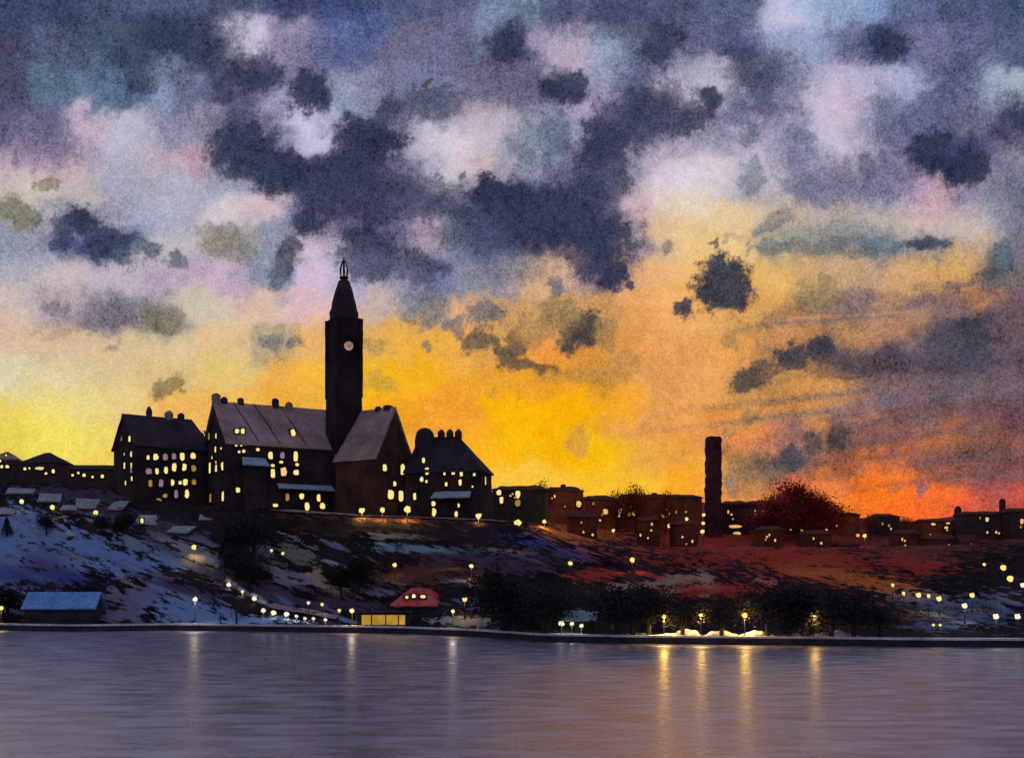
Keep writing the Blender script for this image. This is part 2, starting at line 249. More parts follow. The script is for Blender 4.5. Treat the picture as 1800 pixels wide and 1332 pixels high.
def dome():
    us = np.concatenate([np.arange(-900, -150, 40), np.arange(-150, 1951, 6), np.arange(1990, 2700, 40)])
    az = np.arctan((us - 900) / F); az = np.concatenate([az, np.linspace(az[-1], az[0] + 2 * math.pi, 90)[1:-1]])
    vs = np.concatenate([np.arange(1050, -160, -6.0), np.arange(-200, -1500, -60)])
    el = np.arctan((HZ - vs) / F); el = np.concatenate([[-.05], el, np.linspace(el[-1], math.pi / 2 - .02, 10)[1:]])
    A, E = np.meshgrid(az, el); nA = len(az); nE = len(el)
    X = np.cos(E) * np.sin(A); Y = np.cos(E) * np.cos(A); Z = np.sin(E); RR = 6000
    Aw = (A + math.pi) % (2 * math.pi) - math.pi
    ca = np.clip(np.cos(Aw), .25, 1)
    U = 900 + F * np.clip(np.tan(np.clip(Aw, -1.3, 1.3)), -3, 3); V = HZ - F * np.clip(np.tan(E), -1, 3) / ca
    # outside the measured window keep going with mirrored sky so the pattern has no seam
    Uf = U.copy(); Uf = np.where(Uf < 0, -Uf, Uf); Uf = np.where(Uf > 1800, 3600 - Uf, Uf); Uf = np.clip(Uf, 0, 1800)
    Vf = np.where(V < 0, -V, V); Vf = np.where(Vf > 480, np.where(V < 0, 960 - Vf, Vf), Vf); Vf = np.clip(Vf, 0, 920)
    wu = Uf + 30 * fbm(U / 15, V / 15, 2, 91) + 62 * fbm(U / 60, V / 50, 6, 3) ; wv = Vf + 30 * fbm(U / 15, V / 15, 2, 101) + 56 * fbm(U / 60, V / 50, 6, 11)
    col = np.zeros(U.shape + (3,)); wt = np.zeros(U.shape)
    flat_u = wu.ravel(); flat_v = wv.ravel(); cc = np.zeros((flat_u.size, 3)); ww = np.zeros(flat_u.size) + 1e-12
    for p, c in zip(skyp, sky_lin):
        d = ((flat_u - p[0]) / 36) ** 2 + ((flat_v - p[1]) / 27) ** 2
        w = np.exp(-d) + 2e-4 / (1 + d) ** 2
        cc += w[:, None] * c; ww += w
    col = (cc / ww[:, None]) ** 2
    # generic dusk sky away from the view
    rear = np.array(lin((108, 104, 130))) * REAR; zen = np.array(lin((92, 96, 128))) * 1.3
    k = np.clip(E.ravel() / 1.2, 0, 1)[:, None]; gen = rear * (1 - k) + zen * k
    gen = gen * (1 + .5 * fbm(A.ravel() * 4, E.ravel() * 6, 4, 5))[:, None]
    front = (1 - sstep(1.0, 1.7, np.abs(Aw).ravel())) * (1 - sstep(.75, 1.15, E.ravel()))
    col = col * front[:, None] + gen * (1 - front[:, None])
    sh = np.zeros(flat_u.size); op = np.zeros(flat_u.size); wsum = np.zeros(flat_u.size) + 1e-9; pc = np.zeros((flat_u.size, 3))
    su = U.ravel() + 16 * fbm(U / 13, V / 13, 2, 71).ravel() + 34 * fbm(U / 34, V / 34, 4, 21).ravel(); sv = V.ravel() + 16 * fbm(U / 13, V / 13, 2, 81).ravel() + 30 * fbm(U / 34, V / 34, 4, 31).ravel()
    for e in CL.replace('\n', ';').split(';'):
        t = e.split(); u, v, rx, ry, an, o = map(float, t[:6]); an = R(an); k_ = pig[t[6]]
        du = su - u; dv = sv - v; a = (du * math.cos(an) + dv * math.sin(an)) / (rx * 1.18); b = (-du * math.sin(an) + dv * math.cos(an)) / (ry * 1.18)
        g = np.exp(-.9 * (a * a + b * b)); sh = np.maximum(sh, g); w = g ** 3
        op += w * o; pc += w[:, None] * np.array(k_); wsum += w
    for e in STREAK.replace('\n', ';').split(';'):
        t = e.split(); u, v, rx, ry, an, o = map(float, t[:6]); an = R(an)
        du = U.ravel() - u; dv = V.ravel() + 8 * fbm(U / 120, V / 20, 2, 41).ravel() - v; a = (du * math.cos(an) + dv * math.sin(an)) / rx; b = (-du * math.sin(an) + dv * math.cos(an)) / ry
        g = np.minimum(.9, np.exp(-.6 * (a * a + b * b)) * o * 1.7)[:, None]; col = col * (1 - g) + np.array(pig[t[6]]) * g
    op /= wsum; pc /= wsum[:, None]; vis = (np.abs(Aw).ravel() < 1.2); sh = np.where(vis, sh, 0)
    co = np.stack([X * RR, Y * RR, Z * RR], -1).reshape(-1, 3)
    idx = np.arange(nA * nE).reshape(nE, nA); nx = np.roll(idx, -1, 1)
    q = np.stack([idx[:-1], nx[:-1], nx[1:], idx[1:]], -1).reshape(-1, 4)
    me = bpy.data.meshes.new('sky'); me.from_pydata(co.tolist(), [], q.tolist()); me.update()
    a1 = me.attributes.new('wash', 'FLOAT_COLOR', 'POINT'); a1.data.foreach_set('color', np.concatenate([col, np.ones((len(col), 1))], 1).ravel().astype(np.float32))
    a2 = me.attributes.new('pigment', 'FLOAT_COLOR', 'POINT'); a2.data.foreach_set('color', np.concatenate([pc, sh[:, None]], 1).ravel().astype(np.float32))
    a3 = me.attributes.new('opacity', 'FLOAT', 'POINT'); a3.data.foreach_set('value', op.astype(np.float32))
    me.shade_smooth()
    m = bpy.data.materials.new('sky'); m.use_nodes = True; N = m.node_tree.nodes; L = m.node_tree.links; N.clear()
    m.cycles.emission_sampling = 'NONE'
    out = N.new('ShaderNodeOutputMaterial'); em = N.new('ShaderNodeEmission'); L.new(em.outputs[0], out.inputs[0])
    tc = N.new('ShaderNodeTexCoord'); sc = N.new('ShaderNodeVectorMath'); sc.operation = 'SCALE'; sc.inputs['Scale'].default_value = 1 / RR
    L.new(tc.outputs['Object'], sc.inputs[0])
    def noise(s, d, r):
        n = N.new('ShaderNodeTexNoise'); n.inputs['Scale'].default_value = s; n.inputs['Detail'].default_value = d; n.inputs['Roughness'].default_value = r
        L.new(sc.outputs[0], n.inputs['Vector']); return n.outputs['Fac']
    def math_(op, a, b=None, c=None):
        n = N.new('ShaderNodeMath'); n.operation = op
        for i, x in enumerate((a, b, c)):
            if x is None: continue
            if isinstance(x, (int, float)): n.inputs[i].default_value = x
            else: L.new(x, n.inputs[i])
        return n.outputs[0]
    aw = N.new('ShaderNodeAttribute'); aw.attribute_name = 'wash'; ap = N.new('ShaderNodeAttribute'); ap.attribute_name = 'pigment'; ao = N.new('ShaderNodeAttribute'); ao.attribute_name = 'opacity'
    n1 = noise(85, 10, .8); edge = math_('MULTIPLY_ADD', math_('SUBTRACT', n1, .5), 1.8, ap.outputs['Alpha'])
    mr = N.new('ShaderNodeMapRange'); mr.interpolation_type = 'SMOOTHSTEP'; mr.inputs['From Min'].default_value = .24; mr.inputs['From Max'].default_value = .6; L.new(edge, mr.inputs['Value'])
    fac = math_('MULTIPLY', mr.outputs[0], ao.outputs['Fac'])
    mx = N.new('ShaderNodeMix'); mx.data_type = 'RGBA'; L.new(fac, mx.inputs['Factor']); L.new(aw.outputs['Color'], mx.inputs['A']); L.new(ap.outputs['Color'], mx.inputs['B'])
    # pigment granulation: stronger where the wash is dark
    g1 = noise(560, 3, .75); g2 = noise(150, 4, .6); g3 = noise(32, 7, .68); g4 = math_('MULTIPLY', math_('SUBTRACT', g3, .5), 1.15); gg = math_('ADD', g4, math_('ADD', math_('MULTIPLY', math_('SUBTRACT', g1, .5), 2.3), math_('MULTIPLY', math_('SUBTRACT', g2, .5), .8)))
    bw = N.new('ShaderNodeRGBToBW'); L.new(mx.outputs['Result'], bw.inputs[0])
    amp = N.new('ShaderNodeMapRange'); amp.inputs['From Min'].default_value = .05; amp.inputs['From Max'].default_value = .5; amp.inputs['To Min'].default_value = 1.45; amp.inputs['To Max'].default_value = .38; L.new(bw.outputs[0], amp.inputs['Value'])
    k = math_('MULTIPLY_ADD', gg, amp.outputs[0], 1.0)
    sm = N.new('ShaderNodeVectorMath'); sm.operation = 'SCALE'; L.new(mx.outputs['Result'], sm.inputs[0]); L.new(k, sm.inputs['Scale'])
    L.new(sm.outputs[0], em.inputs['Color'])
    me.materials.append(m)
    tag(link('sky', me), kind='structure')
dome()

# ------------------------------------------------------------------ terrain
QZ = .95
_qu = [-2600, -400, 0, 130, 300, 450, 700, 850, 950, 1100, 1300, 1450, 1600, 1800, 2300, 4400]
_qv = [1092, 1094, 1098, 1100, 1098, 1100, 1103, 1109, 1116, 1119, 1121, 1122, 1124, 1125, 1125, 1125]
def Ys(u): return (EYE - QZ) * F / (np.interp(u, _qu, _qv) - HZ)
_cu = [-2600, 0, 110, 200, 300, 480, 640, 860, 950, 1050, 1150, 1300, 1500, 1650, 1800, 4400]
_cv = [846, 848, 850, 862, 884, 894, 905, 913, 922, 950, 962, 960, 962, 958, 955, 950]
_cy = [280, 278, 275, 262, 250, 250, 248, 248, 252, 262, 268, 270, 270, 268, 265, 265]
_bu = [-2600, 860, 1010, 1240, 1400, 1500, 1600, 1680, 1800, 4400]
_bv = [866, 866, 874, 884, 892, 910, 918, 908, 904, 890]
def H(x, y):
    x = np.asarray(x, float); y = np.asarray(y, float); u = np.clip(900 + F * x / np.maximum(y, 20), -2600, 4400)
    ys = Ys(u); yc = np.interp(u, _cu, _cy); zc = EYE + (HZ - np.interp(u, _cu, _cv)) / F * yc
    zb = EYE + (HZ - np.interp(u, _bu, _bv)) / F * 430
    y0 = ys + 9; t = np.clip((y - y0) / (yc - y0), 0, 1)
    tw = t + .028 * np.sin(t * 19 + u / 90) * (t * (1 - t) * 4)
    z = QZ + .05 + (zc - QZ) * (tw * .75 + .25 * tw * tw * (3 - 2 * tw))
    n = fbm((x - y) / 22, (x + y) / 9, 5, 51) * 4.2 + fbm((x - y) / 7, (x + y) / 2.6, 3, 61) * 1.8
    z = z + n * np.clip(t * (1 - t) * 5, 0, 1)
    s = np.clip((y - yc - 28) / (430 - yc - 28), 0, 1); s = s * s * (3 - 2 * s)
    z = np.where(y > yc, zc + (zb - zc) * s + n * .5 * s * (1 - s) * 3, z)
    s2 = np.clip((y - 430) / 300, 0, 1)
    z = np.where(y > 430, zb - 14 * s2, z)
    return z
def gz(x, y): return float(H(x, y))
def hit(u, v, lift=0.0, y0=None):
    """nearest ground point below the line of sight through a photo point, for a thing 'lift' metres tall"""
    y = float(Ys(u)) + .6 if y0 is None else y0
    while y < 600:
        p = P(u, v, y)
        if gz(p.x, y) + lift >= p.z: return Vector((p.x, y, gz(p.x, y)))
        y += .4
    return Vector((P(u, v, 300).x, 300, gz(P(u, v, 300).x, 300)))
# ground cover patches, rd and or painting the rust glow haze: u v rx ry angle colour strength
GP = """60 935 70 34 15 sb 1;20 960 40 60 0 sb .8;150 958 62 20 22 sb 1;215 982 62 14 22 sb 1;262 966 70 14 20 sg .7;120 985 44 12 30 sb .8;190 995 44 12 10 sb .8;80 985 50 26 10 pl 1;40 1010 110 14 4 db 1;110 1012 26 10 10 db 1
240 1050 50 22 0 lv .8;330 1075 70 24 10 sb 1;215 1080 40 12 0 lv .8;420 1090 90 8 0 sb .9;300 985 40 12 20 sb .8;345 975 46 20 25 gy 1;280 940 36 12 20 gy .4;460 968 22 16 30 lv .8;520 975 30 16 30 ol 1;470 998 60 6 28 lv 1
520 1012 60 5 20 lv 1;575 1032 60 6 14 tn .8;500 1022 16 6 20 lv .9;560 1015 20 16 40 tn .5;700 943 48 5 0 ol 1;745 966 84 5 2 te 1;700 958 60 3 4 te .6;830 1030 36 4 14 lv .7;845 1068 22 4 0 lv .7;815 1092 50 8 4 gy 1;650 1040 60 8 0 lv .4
1090 1031 30 8 0 tn 1;1140 1028 34 5 -6 tn 1;1185 1019 34 9 -10 tn 1;1240 1018 20 12 30 tn 1;1150 1046 50 4 -10 tn .9;1280 1074 26 6 0 tn 1;1330 1062 22 3 8 tn .8;1335 1020 14 5 10 tn .7;1360 1024 8 4 0 tn .8
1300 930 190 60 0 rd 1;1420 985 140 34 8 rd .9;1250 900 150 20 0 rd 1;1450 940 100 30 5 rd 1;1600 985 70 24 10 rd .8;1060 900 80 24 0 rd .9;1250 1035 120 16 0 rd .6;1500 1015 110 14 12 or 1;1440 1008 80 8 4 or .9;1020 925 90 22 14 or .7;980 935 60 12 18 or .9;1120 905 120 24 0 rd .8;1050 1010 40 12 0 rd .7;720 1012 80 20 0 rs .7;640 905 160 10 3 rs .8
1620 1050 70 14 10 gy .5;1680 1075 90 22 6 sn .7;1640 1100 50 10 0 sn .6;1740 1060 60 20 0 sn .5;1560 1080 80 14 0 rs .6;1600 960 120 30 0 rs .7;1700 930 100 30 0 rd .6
170 900 80 8 5 rs .5;300 930 60 14 15 pr .8;380 1010 90 12 25 pr .9;480 1045 90 16 12 pr .9;600 1060 90 10 5 pr .8;140 870 100 14 5 pr .8;230 910 70 14 15 pr .8;320 1035 60 8 15 pr .7;340 940 50 6 25 lv .5
800 975 60 14 0 pr .6;770 1000 70 10 0 rs .6;900 990 90 20 0 pr .5;850 1060 70 10 0 sn .25;950 950 60 16 0 db .3;1000 975 70 16 0 db .25"""
_rr = random.Random(11)
for _ in range(58):
    _u = _rr.uniform(-20, 620); _v = _rr.uniform(905, 1085) + max(0, _u - 300) * .12
    GP += ";%.0f %.0f %.0f %.1f %.0f %s %.2f" % (_u, _v, _rr.uniform(16, 50), _rr.uniform(2, 5), _rr.uniform(12, 32), _rr.choice(['lv', 'gy', 'pr', 'sg', 'pr', 'sb']), _rr.uniform(.7, 1))
for _ in range(34):
    GP += ";%.0f %.0f %.0f %.1f %.0f %s %.2f" % (_rr.uniform(620, 1560), _rr.uniform(930, 1085), _rr.uniform(14, 46), _rr.uniform(1.5, 4), _rr.uniform(-10, 14), _rr.choice(['lv', 'tn', 'rs', 'rd', 'pr']), _rr.uniform(.5, .9))
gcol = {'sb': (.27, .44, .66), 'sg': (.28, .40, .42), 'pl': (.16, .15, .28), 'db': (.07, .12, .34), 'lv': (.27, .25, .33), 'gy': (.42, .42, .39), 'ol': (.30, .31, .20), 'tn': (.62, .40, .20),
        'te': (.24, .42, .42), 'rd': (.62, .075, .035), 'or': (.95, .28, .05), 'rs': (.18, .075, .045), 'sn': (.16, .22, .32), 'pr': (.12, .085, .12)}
def terrain():
    us = np.concatenate([np.arange(-2600, -200, 100), np.arange(-200, 2001, 6), np.arange(2100, 4401, 100)])
    ts = np.concatenate([np.linspace(0, 9, 7), 9 + (np.linspace(0, 1, 150)[1:]) * 1.0])   # first road strip, then param to crest
    rows = []
    ysu = Ys(us); ycu = np.interp(us, _cu, _cy)
    for s in np.linspace(0, 1, 6): rows.append(ysu + .35 + s * 8.6)
    for s in np.linspace(0, 1, 170)[1:]: rows.append(ysu + 9 + s * (ycu - ysu - 9))
    for s in np.linspace(0, 1, 60)[1:]: rows.append(ycu + s * (430 - ycu))
    for y in (470, 520, 600, 730, 1000, 1800, 3200, 5600): rows.append(np.full(us.shape, float(y)))
    Yg = np.array(rows); Ug = np.broadcast_to(us, Yg.shape); X = (Ug - 900) / F * Yg; Z = H(X, Yg)
    Vg = HZ - (Z - EYE) * F / Yg; nR, nC = Yg.shape
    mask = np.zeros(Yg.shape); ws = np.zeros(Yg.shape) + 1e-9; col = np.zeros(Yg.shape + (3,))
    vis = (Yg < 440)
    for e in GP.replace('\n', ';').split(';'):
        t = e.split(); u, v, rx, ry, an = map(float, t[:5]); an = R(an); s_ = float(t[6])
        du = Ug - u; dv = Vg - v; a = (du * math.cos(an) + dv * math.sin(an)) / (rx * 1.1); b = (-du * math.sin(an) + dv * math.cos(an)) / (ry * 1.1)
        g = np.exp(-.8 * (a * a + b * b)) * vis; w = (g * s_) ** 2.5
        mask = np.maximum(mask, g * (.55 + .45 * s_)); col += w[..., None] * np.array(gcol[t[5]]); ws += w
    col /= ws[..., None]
    idx = np.arange(nR * nC).reshape(nR, nC); q = np.stack([idx[:-1, :-1], idx[:-1, 1:], idx[1:, 1:], idx[1:, :-1]], -1).reshape(-1, 4)
    co = np.stack([X, Yg, Z], -1).reshape(-1, 3)
    me = bpy.data.meshes.new('hillside'); me.from_pydata(co.tolist(), [], q.tolist()); me.update(); me.shade_smooth()
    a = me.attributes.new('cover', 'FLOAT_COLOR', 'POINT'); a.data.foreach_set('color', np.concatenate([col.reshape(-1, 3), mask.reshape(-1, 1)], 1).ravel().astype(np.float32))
    m, nt, N, L, b = nmat('hillside_ground')
    tc = N.new('ShaderNodeTexCoord'); at = N.new('ShaderNodeAttribute'); at.attribute_name = 'cover'
    mp = N.new('ShaderNodeMapping'); m0 = N.new('ShaderNodeMapping'); m0.inputs['Rotation'].default_value = (0, R(-22), 0); L.new(tc.outputs['Object'], m0.inputs[0])
    mp.inputs['Scale'].default_value = (.22, .6, 2.0); L.new(m0.outputs[0], mp.inputs[0])
    n1 = N.new('ShaderNodeTexNoise'); n1.inputs['Scale'].default_value = .7; n1.inputs['Detail'].default_value = 7; n1.inputs['Roughness'].default_value = .68; L.new(mp.outputs[0], n1.inputs[0])
    ad = N.new('ShaderNodeMath'); ad.operation = 'MULTIPLY_ADD'; ad.inputs[1].default_value = 3.4; L.new(n1.outputs['Fac'], ad.inputs[0])
    sb = N.new('ShaderNodeMath'); sb.operation = 'SUBTRACT'; sb.inputs[1].default_value = 1.72; L.new(at.outputs['Alpha'], sb.inputs[0]); L.new(sb.outputs[0], ad.inputs[2])
    mr = N.new('ShaderNodeMapRange'); mr.interpolation_type = 'SMOOTHSTEP'; mr.inputs['From Min'].default_value = .38; mr.inputs['From Max'].default_value = .6; L.new(ad.outputs[0], mr.inputs['Value'])
    n2 = N.new('ShaderNodeTexNoise'); n2.inputs['Scale'].default_value = .12; n2.inputs['Detail'].default_value = 5; L.new(tc.outputs['Object'], n2.inputs[0])
    r = N.new('ShaderNodeValToRGB'); r.color_ramp.elements[0].position = .38; r.color_ramp.elements[0].color = (.012, .01, .013, 1)
    r.color_ramp.elements[1].position = .66; r.color_ramp.elements[1].color = (.05, .032, .034, 1); L.new(n2.outputs['Fac'], r.inputs[0])
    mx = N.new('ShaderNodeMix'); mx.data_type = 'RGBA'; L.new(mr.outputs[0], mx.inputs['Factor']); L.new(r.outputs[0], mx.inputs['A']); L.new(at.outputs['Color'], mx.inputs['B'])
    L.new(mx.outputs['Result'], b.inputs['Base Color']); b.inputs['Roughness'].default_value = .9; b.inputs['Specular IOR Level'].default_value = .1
    bp = N.new('ShaderNodeBump'); bp.inputs['Strength'].default_value = .6; bp.inputs['Distance'].default_value = .5; L.new(n1.outputs['Fac'], bp.inputs['Height']); L.new(bp.outputs[0], b.inputs['Normal'])
    me.materials.append(m); tag(link('hillside', me), kind='structure')
terrain()

# ------------------------------------------------------------------ water
def water():
    xs = np.concatenate([[-5900, -2000, -800], np.arange(-400, 401, 8.0), [800, 2000, 5900]])
    ys = np.concatenate([[-5900, -1500, -300], np.arange(0, 300, 3.0), [600, 2000, 5900]])
    X, Y = np.meshgrid(xs, ys); u = np.clip(900 + F * X / np.maximum(Y, 20), -2600, 4400)
    d = Ys(u) - Y; calm = 1 - sstep(2, 34, d); calm = np.where(Y < 40, 0, calm)
    nR, nC = X.shape; idx = np.arange(nR * nC).reshape(nR, nC); q = np.stack([idx[:-1, :-1], idx[:-1, 1:], idx[1:, 1:], idx[1:, :-1]], -1).reshape(-1, 4)
    me = bpy.data.meshes.new('water'); me.from_pydata(np.stack([X, Y, X * 0], -1).reshape(-1, 3).tolist(), [], q.tolist()); me.update()
    a = me.attributes.new('calm', 'FLOAT', 'POINT'); a.data.foreach_set('value', calm.ravel().astype(np.float32))
    m, nt, N, L, b = nmat('harbour_water')
    tc = N.new('ShaderNodeTexCoord'); at = N.new('ShaderNodeAttribute'); at.attribute_name = 'calm'
    def noise(sx, sy, s, d):
        mp = N.new('ShaderNodeMapping'); mp.inputs['Scale'].default_value = (sx, sy, 1); L.new(tc.outputs['Object'], mp.inputs[0])
        n = N.new('ShaderNodeTexNoise'); n.inputs['Scale'].default_value = s; n.inputs['Detail'].default_value = d; n.inputs['Roughness'].default_value = .6; L.new(mp.outputs[0], n.inputs[0]); return n.outputs['Fac']
    w1 = noise(.3, 1, 2.2, 5); st_ = noise(.3, .9, .6, 10)
    inv = N.new('ShaderNodeMapRange'); inv.inputs['To Min'].default_value = 1.0; inv.inputs['To Max'].default_value = .05; L.new(at.outputs['Fac'], inv.inputs['Value'])
    bp = N.new('ShaderNodeBump'); bp.inputs['Distance'].default_value = .034; L.new(inv.outputs[0], bp.inputs['Strength']); L.new(w1, bp.inputs['Height'])
    L.new(bp.outputs[0], b.inputs['Normal'])
    r = N.new('ShaderNodeMapRange'); r.inputs['From Min'].default_value = .4; r.inputs['From Max'].default_value = .6; r.inputs['To Min'].default_value = .24; r.inputs['To Max'].default_value = .34; L.new(st_, r.inputs['Value'])
    L.new(r.outputs[0], b.inputs['Roughness'])
    cr = N.new('ShaderNodeValToRGB'); cr.color_ramp.elements[0].position = .42; cr.color_ramp.elements[0].color = (.42, .38, .50, 1); cr.color_ramp.elements[1].position = .7; cr.color_ramp.elements[1].color = (.74, .69, .78, 1)
    L.new(st_, cr.inputs[0]); L.new(cr.outputs[0], b.inputs['Base Color']); b.inputs['IOR'].default_value = 1.6; b.inputs['Metallic'].default_value = .7
    me.materials.append(m); tag(link('water', me), kind='structure')
water()

# ------------------------------------------------------------------ quay wall and paths
def along(us, vs, zoff, width, thick, name, m, parent=None, yfn=None):
    pass
def quay():
    root = empty('quay_wall', P(900, 1110, float(Ys(900))) * 1, label='long dark stone quay wall with a pale snow-dusted coping along the water', cat='quay wall')
    root.location.z = 0
    us = list(range(-1600, 3400, 14)); bmw = bmesh.new(); bmc = bmesh.new()
    def strip(bm, o0, o1, z0, z1, jit):
        prev = None
        for i, u in enumerate(us):
            y = float(Ys(u)); k = 1 / F * (u - 900); j = jit * (mnoise.noise(Vector((u / 23, 3, 1)))); ring = []
            for o, z in ((o0, z0), (o0 + j, z1 + j * .4), (o1, z1 + j * .2), (o1, z0)):
                ring.append(bm.verts.new(Vector((k * (y + o), y + o, z)) - root.location))
            if prev:
                for a in range(4): bm.faces.new((prev[a], prev[(a + 1) % 4], ring[(a + 1) % 4], ring[a]))
            else: bm.faces.new(ring)
            prev = ring
        bm.faces.new(prev)
    strip(bmw, -.35, .5, -2, QZ - .02, .12); strip(bmc, -.62, .55, QZ - .005, QZ + .3, .18)
    obj('stone_face', bmw, M['stone_dark'], root); obj('coping', bmc, M['stone'], root)
quay()
def ribbon(name, pts, w, m):
    """a path draped on the ground through photo points (u, v)"""
    bm = bmesh.new(); prev = None; P3 = []
    for (u0, v0), (u1, v1) in zip(pts, pts[1:]):
        n = max(2, int(abs(u1 - u0) / 8))
        for i in range(n): P3.append(hit(u0 + (u1 - u0) * i / n, v0 + (v1 - v0) * i / n))
    for i, p in enumerate(P3):
        d = (P3[min(i + 1, len(P3) - 1)] - P3[max(0, i - 1)]); d.z = 0; d.normalize(); s = Vector((-d.y, d.x, 0)) * w / 2 * (1 + .5 * mnoise.noise(p / 4))
        a, b = p + s, p - s
        ring = [bm.verts.new((q.x, q.y, max(gz(q.x, q.y), p.z - .1) + .09)) for q in (a, p, b)]
        if prev: bm.faces.new((prev[0], prev[1], ring[1], ring[0])); bm.faces.new((prev[1], prev[2], ring[2], ring[1]))
        prev = ring
    return tag(obj(name, bm, m, smooth=True), kind='structure')
M['path'] = blotchy('gritted_path', (.30, .25, .24), (.5, .45, .40), .5)
ribbon('path', [(478, 897), (560, 903), (640, 907), (760, 911), (860, 915), (955, 923)], 2.2, M['path'])
ribbon('path', [(395, 1024), (430, 1042), (470, 1066), (600, 1090)], 1.4, M['path'])

# ------------------------------------------------------------------ windows
def pane_mesh(name, w, h, m, seed):
    """glowing window opening with an uneven hand-cut outline and slight thickness"""
    rr = random.Random(seed); bm = bmesh.new(); n = 12; pts = []
    for k in range(n):
        a = 2 * math.pi * k / n; c, s = math.cos(a), math.sin(a); e = .72
        pts.append((abs(c) ** e * (1 if c > 0 else -1) * w / 2 * rr.uniform(.68, 1.14), abs(s) ** e * (1 if s > 0 else -1) * h / 2 * rr.uniform(.86, 1.1)))
    f = [bm.verts.new((x, -.12, z)) for x, z in pts]; g = [bm.verts.new((x, .05, z)) for x, z in pts]
    bm.faces.new(f); bm.faces.new(g)
    for k in range(n): bm.faces.new((f[k], f[(k + 1) % n], g[(k + 1) % n], g[k]))
    return mesh(name, bm, m)
def frame_mesh(w, h):
    bm = bmesh.new(); a, b = w / 2 * 1.12, h / 2 * 1.12; t = .12
    box(bm, -a - t, -a, -.2, .1, -b - t, b + t); box(bm, a, a + t, -.2, .1, -b - t, b + t)
    box(bm, -a, a, -.2, .1, b, b + t); box(bm, -a - .1, a + .1, -.3, .1, -b - t - .02, -b)
    return mesh('window', bm, M['frame'])
_pm = {}; _wc = [0]
def window(parent, loc, rz, w, h, kind):
    _wc[0] += 1; k = (round(w, 1), round(h, 1), kind, _wc[0] % 4)
    if k not in _pm:
        _pm[k] = (pane_mesh('pane', w, h, M[kind], _wc[0]), _pm.get((k[0], k[1])) or frame_mesh(w, h)); _pm[(k[0], k[1])] = _pm[k][1]
    f = link('window', _pm[k][1], parent, loc); f.rotation_euler = (0, 0, rz); link('pane', _pm[k][0], f)
    return f

